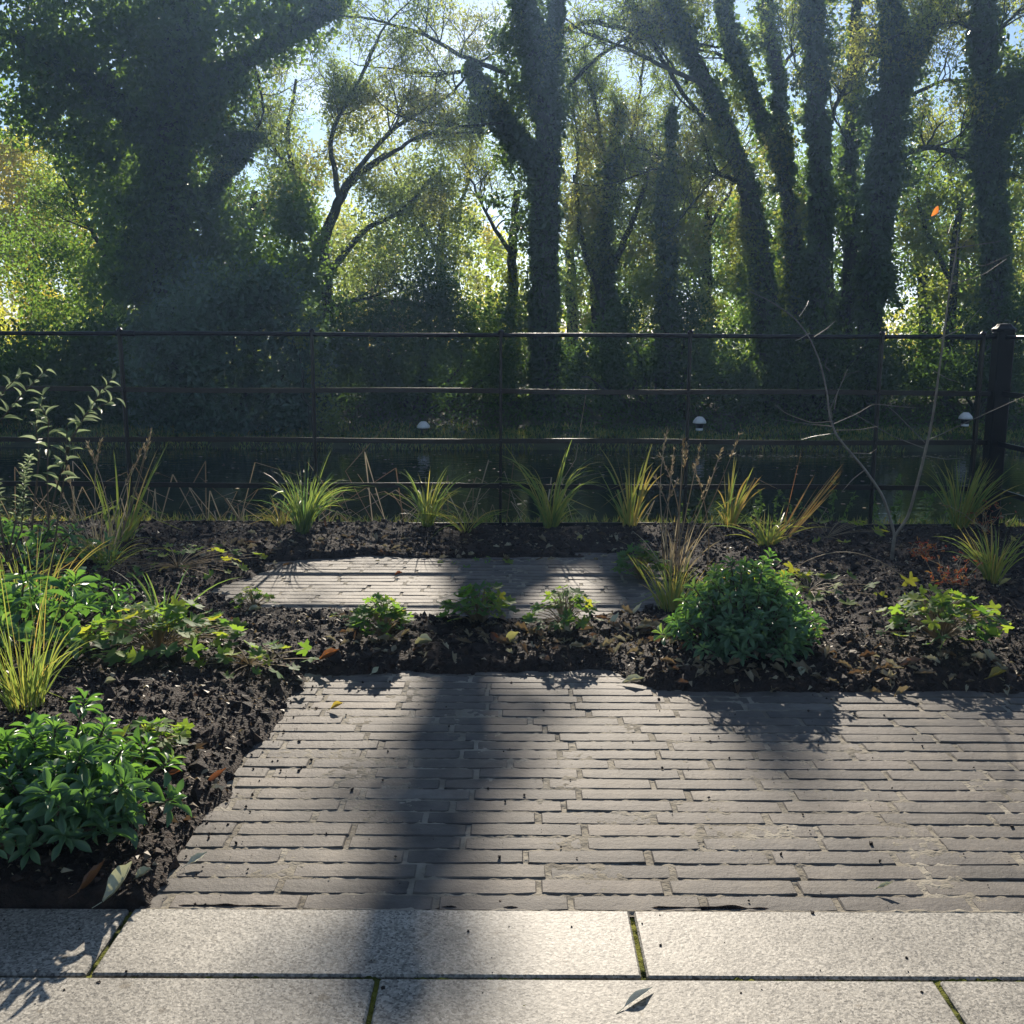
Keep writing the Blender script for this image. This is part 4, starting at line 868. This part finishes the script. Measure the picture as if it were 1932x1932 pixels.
# reeds with seed heads
def reeds(label, px, py, tops, seed):
    global rng
    rng = np.random.default_rng(6000 + seed); p = GS(px, py); t = thing('reed_clump', label, 'reeds', p, GR); mb = MB()
    for (tx, ty) in tops:
        hd = MB()
        q = F(tx, ty, p[1] + rng.uniform(-.1, .1)); b = p + np.array([rng.normal(0, .04), rng.normal(0, .04), -.01])
        u = np.linspace(0, 1, 8)[:, None]; P = b + (q - b) * u + np.array([.03, 0, 0]) * np.sin(u * np.pi) * rng.normal(0, 1)
        mb.tube(P, np.linspace(.0026, .0014, 8), 4, rng.random())
        e = unit(P[-1] - P[-2]); k = 26; s = rng.uniform(0, .11, k)[:, None]
        hd.inst(KITE, KITE_F, P[-1] - e * s * 1.0, e + rng.normal(0, .35, (k, 3)), rng.normal(0, 1, (k, 3)), .022, rng.random(k), 0, .006); hd.build('seed_head', M['straw'], t, loc=p)
    blades(mb, p, 26, .3, .4, .3, .005, (0, 0), .05, .3); mb.build('stems', M['straw'], t, loc=p)
reeds('clump of brown reed stems with seed heads behind the round glossy bush', 1272, 1075, [(1258, 812), (1272, 850), (1290, 825), (1297, 838), (1322, 838), (1340, 905), (1310, 880), (1247, 860), (1278, 905), (1395, 820), (1360, 850), (1235, 900)], 1)
reeds('few straw coloured stems with seed heads in the left of the bed', 190, 1060, [(165, 835), (190, 830), (285, 812), (270, 842), (250, 880), (120, 880), (103, 900), (282, 826)], 2)
# dead reeds and straw along the near bank
rng = np.random.default_rng(88)
mb = MB()
for i in range(100):
    x = rng.choice([rng.uniform(-3.2, 2.6), rng.normal(-1.4, .5), rng.normal(-.4, .35), rng.normal(-2.5, .3)]); b = np.array([x, rng.uniform(5.7, 6.25), -.10]); h = rng.uniform(.08, .42) * (1.15 if x < .6 else .5)
    d = unit(np.array([rng.normal(0, .7), rng.normal(0, .3), 1])); P = [b, b + d * h * .5, b + d * h]
    e = unit(np.array([rng.normal(0, 1), rng.normal(0, .3), rng.uniform(-.9, .2)])); P += [P[-1] + e * h * .5, P[-1] + e * h]
    w_ = rng.uniform(.003, .008); mb.ribbon(np.array(P), np.tile([1, rng.normal(0, .3), 0.001], (5, 1)), np.array([.8, 1, 1, .9, .4]) * w_, rng.random())
tag(mb.build('dead_reeds', M['straw']), 'broken pale dead reeds and straw along the near edge of the water', 'dead reeds', kind='stuff')
mb = MB()
n = 9000; X = rng.uniform(-3.4, 3.2, n); Yg = rng.uniform(5.6, 6.25, n); P = np.stack([X, Yg, -.10 + 0 * X], -1)
U = unit(np.stack([rng.normal(0, .5, n), rng.normal(0, .5, n), np.ones(n)], -1)); S = rng.uniform(.02, .085, n) 
mb.inst(KITE, KITE_F, P, U, rng.normal(0, 1, (n, 3)), S, np.clip(rng.random(n) * .8 + .2, 0, 1), 0, np.full(n, .007))
tag(mb.build('bank_edge_grass', M['blade']), 'yellowish grass fringe just outside the bottom rail of the fence', 'grass', kind='stuff')
# waterside nettles and weeds seen through the lower rails at right
mb = MB(); 
for i in range(26):
    b = np.array([rng.uniform(1.0, 2.7), rng.uniform(5.8, 6.2), -.1]); q = b + np.array([rng.normal(0, .08), 0, rng.uniform(.12, .36)])
    mb.tube([b, (b + q) / 2 + rng.normal(0, .01, 3), q], .002, 3); k = 22; u = rng.uniform(.3, 1, k)[:, None]
    mb.inst(KITE, KITE_F, b + (q - b) * u, rng.normal(0, 1, (k, 3)) + np.array([0, 0, -.2]), rng.normal(0, .5, (k, 3)) + np.array([0, 0, 1]), rng.uniform(.02, .045, k), rng.random(k), 0, .018)
tag(mb.build('waterside_weeds', M['dark']), 'small leafy weeds by the water seen through the lower rails at the right', 'weeds', kind='stuff')

# glossy rosette bushes
def rosette_bush(label, c, R, H, nros, leaf, nl, seed, name='evergreen_bush'):
    global rng
    rng = np.random.default_rng(7000 + seed); t = thing(name, label, 'bush', c); lv = MB(); st = MB()
    for i in range(nros):
        ph = (i * 2.399963 + rng.normal(0, .15)); el = math.asin(min(1, max(0.0, (i + .5) / nros))) ; el = max(.02, el + rng.normal(0, .08))
        v = np.array([math.cos(ph) * math.cos(el) * R[0], math.sin(ph) * math.cos(el) * R[1], math.sin(el) * H * .92 + .03])
        lump = 1 + .30 * (fbm(np.array([ph * 1.2]), np.array([el * 3.]), 2, seed)[0] - .5) * 2 + rng.normal(0, .08) + (.22 if rng.random() < .06 else 0); q = c + v * lump * np.array([1, 1, 1])
        ax = unit(v / np.array([R[0], R[1], H]) * .8 + np.array([0, 0, .65]) + rng.normal(0, .15, 3))
        P = np.array([c + (q - c) * u + np.array([0, 0, -.02]) * math.sin(u * 3.14) for u in np.linspace(.15, 1, 5)]); st.tube(P, np.linspace(.004, .0025, 5), 4, cap=False)
        k = nl + rng.integers(-2, 4); a = np.arange(k) * 2.4 + rng.uniform(0, 6); s = np.linspace(0, 1, k)
        A = unit(np.cross(ax, [0.3, .2, 1.])); B = np.cross(ax, A); rad = np.cos(a)[:, None] * A + np.sin(a)[:, None] * B
        tilt = 1.45 - 1.05 * s[:, None] + rng.normal(0, .12, (k, 1)); U = rad * np.sin(tilt) + ax * np.cos(tilt); Nn = ax * np.sin(tilt) - rad * np.cos(tilt)
        S = leaf * (1.0 - .45 * s) * rng.uniform(.6, 1.22, k) * rng.uniform(.8, 1.15); young = rng.random() < (.15 if seed != 2 else .12 + .6 * (el > .75))  # on the round bush's top, sunlight put into leaf colour; elsewhere random tone
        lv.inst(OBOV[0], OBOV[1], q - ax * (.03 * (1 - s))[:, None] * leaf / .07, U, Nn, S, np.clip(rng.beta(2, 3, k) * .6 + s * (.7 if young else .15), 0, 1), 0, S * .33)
        m_ = 9; u = rng.uniform(.45, .95, m_)[:, None]; Ur = unit(rvec(m_) + v * .5)
        lv.inst(OBOV[0], OBOV[1], c + (q - c) * u, Ur, rvec(m_) + np.array([0, 0, .8]), leaf * rng.uniform(.6, 1, m_), rng.random(m_) * .35, 0, leaf * .32)
    lv.build('leaves', M['rosette'], t, True, loc=c); st.build('stems', M['twig'], t, True, loc=c)
p1 = GS(95, 1570); rosette_bush('glossy evergreen bush of leaf rosettes at the lower left beside the brick path', p1, (.21, .19), .165, 78, .058, 12, 1)
p2 = GS(1405, 1225); rosette_bush('round glossy evergreen bush with sunlit top at the kerb right of the brick steps', p2, (.215, .18), .228, 140, .050, 11, 2)
p3 = GS(30, 1235); rosette_bush('wide leaved green plants in the shade at the left edge above the grass clump', p3, (.30, .26), .19, 22, .085, 9, 3)
p4 = GS(150, 1160); rosette_bush('low pale green seedlings left of the spreading lobed plant', p4, (.20, .16), .08, 16, .05, 7, 4)
p5 = GS(40, 1075); rosette_bush('shaded broad leaved plant behind the thin grass stems at the far left', p5, (.34, .25), .15, 18, .075, 8, 5)

# lobed-leaf perennials
def lobed(label, px, py, R, H, n, ls, seed, mat='geran', rb=0., sprd=1.0, name='lobed_plant', yellow=.12, off=(0, 0)):
    global rng
    rng = np.random.default_rng(8000 + seed); p = GS(px, py); t = thing(name, label, 'plant', p); lv = MB(); st = MB()
    for i in range(n):
        a = rng.uniform(0, 2 * np.pi); rr = R * rng.random() ** .55; h = H * (1 - .6 * (rr / R) ** 2) * rng.uniform(.55, 1.1)
        q = p + np.array([math.cos(a) * rr * sprd + off[0] * rng.random(), math.sin(a) * rr + off[1] * rng.random(), h])
        u = np.linspace(0, 1, 6)[:, None]; P = p + (q - p) * u + np.array([0, 0, 1]) * (np.sin(u * np.pi) * h * .35); st.tube(P, .0013, 3, .5, cap=False)
        T = LOB[rng.integers(0, 3)]; hd = np.array([math.cos(a), math.sin(a), rng.normal(-.2, .3)])
        Nn = unit(np.array([0, 0, 1]) + np.array([math.cos(a), math.sin(a), 0]) * .5 + rng.normal(0, .38, 3))
        s = ls * 1.35 * rng.uniform(.55, 1.2); lv.inst(T[0], T[1], q[None], hd[None], Nn[None], s, np.clip(rng.beta(2, 3) + rb + (.6 if rng.random() < yellow else 0), 0, 1), 0)
    lv.build('leaves', M[mat], t, True, loc=p); st.build('leaf_stalks', M['straw'], t, True, loc=p); return t
lobed('spreading lobed leaf plant with bright backlit leaves in the left bed', 300, 1245, .22, .14, 110, .060, 1, sprd=1.15)
lobed('trailing runner of lobed leaves reaching the top corner of the brick path', 470, 1265, .15, .05, 26, .046, 2, sprd=1.5)
lobed('lobed leaf plant tucked behind the lower left glossy bush', 290, 1440, .10, .09, 34, .05, 3)
lobed('small upright plant with a reddish top at the left of the far bricks', 478, 1150, .075, .09, 34, .026, 4, yellow=.3)
lobed('low lobed plant left of three along the strip between the brick areas', 722, 1205, .10, .15, 85, .042, 5, yellow=.03)
lobed('lobed plant in the middle of the strip between the brick areas', 905, 1180, .13, .15, 85, .042, 6)
lobed('lobed plant right of three along the strip between the brick areas', 1065, 1198, .13, .13, 70, .040, 7)
lobed('lobed leaf mound on the right of the bed near the brick kerb', 1772, 1222, .20, .17, 120, .046, 8, sprd=1.1)
lobed('dark lobed mound at the back right corner of the far bricks', 1208, 1075, .12, .17, 80, .045, 9, yellow=.02)
lobed('scattered yellow green lobed leaves right of the round glossy bush', 1525, 1120, .32, .06, 32, .066, 10, rb=.35, sprd=.9)
lobed('yellow green lobed leaves by the foot of the fence beside the orange blades', 1560, 1020, .26, .09, 14, .055, 11, rb=.35, sprd=1.5)
lobed('little creeping plants along the far edge of the far bricks', 905, 1040, .20, .035, 16, .04, 12, sprd=1.6)
lobed('low creeping lobed plant in the sun at the back of the left bed', 335, 1075, .30, .08, 40, .048, 13, rb=.15, sprd=1.3)
lobed('tiny seedling in front of the left lobed plant on the strip', 655, 1180, .06, .05, 8, .03, 14)
# red-leaved perennial and single yellow leaf on a runner
rng = np.random.default_rng(91)
def wiry(label, px, py, n, R, H, seed, mats=('red', 'straw'), leaf=.02):
    global rng
    rng = np.random.default_rng(8500 + seed); p = GS(px, py); t = thing('wiry_plant', label, 'plant', p); st = MB(); lv = MB()
    for i in range(n):
        a = rng.uniform(0, 6.28); q = p + np.array([math.cos(a) * R * rng.random(), math.sin(a) * R * rng.random(), H * rng.uniform(.3, 1)])
        m = (p + q) / 2 + rng.normal(0, .025, 3); P = np.array([p, p * .5 + m * .5, m, m * .5 + q * .5, q]) + rng.normal(0, .006, (5, 3)); st.tube(P, .0014, 3, rng.random(), cap=False)
        k = 9; u = rng.integers(1, 5, k); lv.inst(LANC[0], LANC[1], P[u] + rng.normal(0, .006, (k, 3)), rvec(k) + np.array([0, 0, .2]), rvec(k) + np.array([0, 0, 1]), leaf * rng.uniform(.5, 1.2, k), rng.random(k), 0, leaf * .28)
    st.build('stems', M[mats[1]], t, loc=p); lv.build('leaves', M[mats[0]], t, loc=p)
wiry('wiry plant with small red and orange leaves near the right of the bed', 1790, 1120, 15, .16, .12, 1)
wiry('red leaved straggling plant at the foot of the corner post', 1860, 1010, 14, .22, .18, 2)
wiry('brown dried stems at the left behind the arching grass', 110, 1040, 34, .28, .22, 3, ('dry', 'twig'), .02)
wiry('low reddish runners left of the lone tuft at the right edge', 1735, 1060, 16, .14, .05, 4)
p = GS(1500, 1082); q = GS(1715, 1122); run = thing('trailing_runner', 'long pale runner ending in a single yellow lobed leaf on bare soil', 'plant', p)
mb = MB(); u = np.linspace(0, 1, 12)[:, None]; mb.tube(p + (q - p) * u + np.array([0, 0, 1]) * (.10 * np.sin(u * np.pi) ** .8 + .012), .0017, 4); mb.build('stem', M['straw'], run, True, loc=p)
mb = MB(); mb.inst(LOB[1][0], LOB[1][1], (q + np.array([0, 0, .03]))[None], np.array([[.3, -.5, -.6]]), np.array([[0, -.8, .5]]), .085, .98); mb.build('leaf', M['geran'], run, True, loc=p)

# leafy shrub stems at the left edge
def stems_leafy(label, specs, Y, leaf, mat, seed, name='leafy_shrub', tm=LANC, asp=.26, dens=3.4, thick=.0035):
    global rng
    rng = np.random.default_rng(9000 + seed); b = F(specs[0][0][0], specs[0][0][1], Y); g = sz(b[0], Y); t = thing(name, label, 'shrub', (b[0], Y, g)); st = MB(); lv = MB()
    for sp in specs:
        P = np.array([F(a, c, Y) for a, c in sp]); m = np.linspace(0, len(P) - 1, 16); P = np.stack([np.interp(m, np.arange(len(P)), P[:, k]) for k in range(3)], -1)
        P[:, 1] += rng.uniform(-.1, .1) * np.linspace(0, 1, 16); st.tube(P, np.linspace(thick, .0012, 16), 5)
        Ls = np.linalg.norm(np.diff(P, axis=0), axis=1).sum(); k = int(Ls * 100 / dens); s = np.linspace(.25, 1, k) ** .85; a = np.arange(k) * 2.4
        i = np.clip((s * 15).astype(int), 0, 14); fr = (s * 15 - i)[:, None]; C = P[i] * (1 - fr) + P[i + 1] * fr; T = unit(P[i + 1] - P[i])
        A = unit(np.cross(T, [0, 0.2, 1.])); B = np.cross(T, A); rd = np.cos(a)[:, None] * A + np.sin(a)[:, None] * B
        U = unit(T * .75 + rd * .8 + rng.normal(0, .12, (k, 3))); Nn = T - rd * .5
        S = leaf * (1.1 - .45 * s) * rng.uniform(.75, 1.15, k); lv.inst(tm[0], tm[1], C, U, Nn, S, rng.random(k), 0, S * asp * 1.2)
    st.build('stems', M['twig'], t, True, loc=(b[0], Y, g)); lv.build('leaves', M[mat], t, True, loc=(b[0], Y, g))
stems_leafy('tall leafy shrub with narrow grey green leaves reaching above the middle rails at the left', [[(95, 1090), (110, 960), (130, 830), (165, 770), (205, 715)], [(125, 850), (160, 780), (215, 752)], [(60, 1000), (75, 860), (70, 800), (85, 745)], [(92, 1000), (96, 900), (105, 790), (95, 760)], [(-60, 900), (-10, 800), (30, 745), (70, 700)], [(-80, 850), (-20, 780), (20, 730), (50, 705)], [(90, 980), (120, 900), (140, 860), (150, 800)]], 3.35, .062, 'grey', 1)
stems_leafy('silvery needle leaved sprig at the left edge below the leafy shrub', [[(12, 1060), (22, 980), (28, 915), (30, 870)], [(12, 1060), (8, 960), (14, 900), (10, 880)], [(14, 1060), (40, 1000), (44, 930), (42, 880)]], 2.9, .028, 'grey', 2, 'silver_shrub', dens=.55)

# forked sapling
rng = np.random.default_rng(101)
SY = G(1682, 1062, .03)[1]; sb = G(1682, 1062, .03); sap = thing('sapling', 'young forked sapling with bare thin stems and one orange leaf in front of the fence', 'sapling', sb)
mb = MB()
def sp(pts, r0, r1, dy=0.0, k=7):
    P = np.array([F(a, b, SY) for a, b in pts]); m = np.linspace(0, len(P) - 1, len(P) * 5); P = np.stack([np.interp(m, np.arange(len(P)), P[:, q]) for q in range(3)], -1)
    for _ in range(2): P[1:-1] = (P[:-2] + 2 * P[1:-1] + P[2:]) / 4
    P[:, 1] += dy * np.linspace(0, 1, len(P)); mb.tube(P, np.linspace(r0, r1, len(P)) * .8, k)
mb.tube([sb - np.array([0, 0, .04]), F(1684, 1040, SY), F(1688, 1010, SY)], [.0115, .009, .008], 8)
sp([(1688, 1012), (1683, 985), (1668, 935), (1634, 885), (1583, 825), (1571, 790), (1568, 745), (1556, 685), (1536, 636), (1508, 598), (1465, 568), (1425, 548)], .009, .0016, .1)
sp([(1688, 1012), (1712, 975), (1730, 900), (1745, 830), (1755, 770), (1762, 700), (1768, 640), (1776, 560), (1786, 490), (1789, 440)], .0095, .003, -.1)
for a in ([(1790, 440), (1810, 410), (1850, 385)], [(1571, 790), (1565, 770), (1584, 725), (1592, 705), (1617, 700)], [(1574, 772), (1583, 745), (1600, 712), (1612, 697)], [(1573, 800), (1620, 780), (1650, 762), (1700, 768), (1732, 770)],
          [(1572, 795), (1530, 798), (1480, 780), (1455, 762)], [(1573, 805), (1530, 802), (1490, 796)], [(1575, 818), (1545, 825), (1525, 834)], [(1575, 812), (1620, 810), (1650, 803)], [(1745, 835), (1700, 780), (1690, 765)],
          [(1748, 832), (1820, 795), (1880, 765), (1932, 738)], [(1742, 845), (1690, 825), (1650, 800), (1600, 770)], [(1746, 860), (1790, 868), (1830, 866)], [(1536, 636), (1560, 620), (1575, 605)], [(1528, 628), (1500, 640), (1484, 642)], [(1508, 598), (1530, 575), (1540, 566)],
          [(1789, 470), (1840, 462), (1890, 455)], [(1788, 480), (1850, 505), (1905, 478)], [(1783, 540), (1850, 520), (1890, 490)], [(1770, 640), (1820, 620), (1860, 580)], [(1762, 700), (1785, 715), (1800, 720)], [(1566, 700), (1556, 690), (1562, 676)], [(1610, 855), (1640, 855), (1648, 845)], [(1634, 885), (1600, 900), (1570, 920)],
          [(1789, 445), (1779, 425), (1766, 405)]):
    sp(a, .0026, .0011, rng.uniform(-.15, .15), 4)
mb.build('stems', M['sapling_bark'], sap, True, loc=sb)
mb = MB(); q = F(1757, 408, SY); mb.inst(LANC[0], LANC[1], q[None], np.array([[.35, .0, .45]]), np.array([[.2, -1, .2]]), .058, .5, 0, .024); mb.build('leaf', M['orange'], sap, True, loc=sb)

# ------------------------------------------------------------------ fallen leaves, one by one
def fleaf(label, px, py, size, mat, rot, asp=.45, tilt=.2, curl=-.25, seed=1, z=None, group='fallen leaves', tm=None, lift=0.006):
    r = np.random.default_rng(seed); p = G(px, py); s = sz(p[0], p[1]); p[2] = max(s, .004) + lift
    T, Fq = tm or leaf_t([.04, .5, .85, 1, .8, .45, .03], .4 + r.uniform(-.2, .5), curl + r.uniform(-.1, .1), .03)
    mb = MB(); U = np.array([[math.cos(rot), math.sin(rot), tilt * .6]]); Nn = np.array([[r.normal(0, tilt), -tilt, 1]])
    mb.inst(T - np.array([.5, 0, 0]), Fq, p[None], U, Nn, size, r.random(), 0, size * asp)
    e = p + U[0] * size * -.5; mb.tube([e, e - U[0] * size * .25 + np.array([0, 0, -.002])], [.0009, .0006], 4, .5)
    return tag(mb.build('fallen_leaf', M[mat], None, True, loc=p), label, 'leaf', group)
fleaf('long narrow pale willow leaf lying on the near granite slab', 1205, 1888, .072, 'fall_p', .75, .2, .0, -.1, 1, tm=leaf_t([.03, .55, .9, 1, .75, .35, .03], .2, -.03), lift=.0015)
fleaf('small curled yellowish leaf on the last brick course at the right', 1668, 1684, .033, 'fall_p', .1, .28, .1, -.3, 2)
fleaf('pale green white leaf lying on the left edge of the bricks', 372, 1631, .046, 'fall_p', .8, .42, .15, -.1, 3)
fleaf('small yellow leaf alone on the upper left of the main bricks', 636, 1341, .038, 'fall_y', .2, .35, .3, -.3, 4)
fleaf('big crumpled pale leaf at the corner of soil and granite', 232, 1706, .072, 'fall_p', .5, .55, .5, -.9, 5)
fleaf('twisted yellow brown leaf beside the big crumpled leaf at the granite edge', 180, 1700, .062, 'fall_b', .6, .25, .4, -.5, 6)
fleaf('cream coloured curled leaf touching the brick edge near the granite', 272, 1676, .042, 'fall_p', .1, .5, .4, -.5, 7)
fleaf('brown leaf at the left frame edge under the glossy bush', 22, 1655, .06, 'fall_b', .4, .5, .2, -.2, 8)
fleaf('yellow green leaf lying against the glossy bush at the lower left', 240, 1578, .06, 'fall_y', .9, .45, .5, -.2, 9)
fleaf('oval pale leaf on soil above the lower left glossy bush', 210, 1341, .038, 'fall_p', .2, .5, .2, -.2, 10)
fleaf('grey leaf lying on soil right of the lower left glossy bush', 330, 1500, .055, 'fall_b', -.2, .4, .2, -.3, 11)
fleaf('brown and yellow curled leaf hanging over the left brick edge', 408, 1490, .055, 'fall_b', .8, .3, .4, -.4, 12)
fleaf('big pale yellow leaf under the middle lobed plant on the strip', 800, 1242, .072, 'fall_p', -.5, .5, .35, -.2, 13)
fleaf('yellow leaf standing on edge on the strip right of the middle', 968, 1238, .06, 'fall_y', .2, .7, .8, -.4, 14)
fleaf('brown spotted leaf leaning beside the yellow one on the strip', 938, 1234, .055, 'fall_b', 2.2, .45, .7, -.3, 15)
fleaf('long buff leaf at the top left corner of the main bricks', 622, 1264, .075, 'fall_b', .0, .35, .25, -.35, 16)
fleaf('narrow yellow leaf under the left lobed plant of the strip', 755, 1190, .055, 'fall_y', .6, .35, .4, -.3, 17)
fleaf('crumpled white leaf bit on the top edge of the main bricks', 708, 1272, .026, 'fall_p', .6, .7, .6, -.6, 18)
fleaf('pale green leaf against the kerb left of the round glossy bush', 1195, 1292, .07, 'fall_p', .05, .4, .15, -.2, 19)
fleaf('orange brown mottled leaf at the kerb right of the round glossy bush', 1718, 1282, .075, 'fall_b', .0, .4, .2, -.2, 20)
fleaf('yellow green leaf at the kerb below the lobed mound on the right', 1880, 1295, .06, 'fall_y', .2, .5, .2, -.2, 21)
fleaf('dull green leaf lying at the foot of the round glossy bush', 1540, 1236, .055, 'fall_y', -.1, .5, .2, -.2, 22)
fleaf('triangular buff leaf sticking up at the kerb below the glossy bush', 1510, 1285, .035, 'fall_p', 1.4, .7, .8, -.2, 23)
fleaf('pale pinkish leaf on soil left of the round glossy bush', 1160, 1208, .055, 'fall_p', .8, .5, .5, -.4, 24)
fleaf('bright white twisted leaf left of the round glossy bush', 1200, 1182, .05, 'fall_p', .5, .35, .5, -.5, 25)
fleaf('yellow leaf curled on soil at the right edge of the bed', 1892, 1135, .05, 'fall_y', .1, .4, .3, -.4, 26)
fleaf('golden leaf near the lone tuft at the right edge', 1905, 1040, .05, 'fall_y', 1.2, .7, .7, -.2, 27)
fleaf('buff leaf lying alone on the left of the far bricks', 752, 1088, .035, 'fall_b', .1, .4, .2, -.3, 28)
fleaf('small dry curl in the middle of the far bricks', 898, 1143, .03, 'fall_b', .8, .4, .6, -.5, 29)
fleaf('oval green leaf standing up at the far edge of the far bricks', 1095, 1032, .05, 'fall_y', 1.5, .7, .9, -.1, 30)
fleaf('pale leaf at the near left of the far bricks', 480, 1178, .06, 'fall_p', .05, .3, .15, -.2, 31)
fleaf('yellow fallen leaf in the sunlit left bed behind the lobed plant', 310, 1100, .05, 'fall_y', .6, .6, .4, -.2, 32)
fleaf('dark brown leaf leaning on the soil lip of the strip near its right end', 1290, 1256, .05, 'fall_b', .3, .5, .4, -.3, 33)
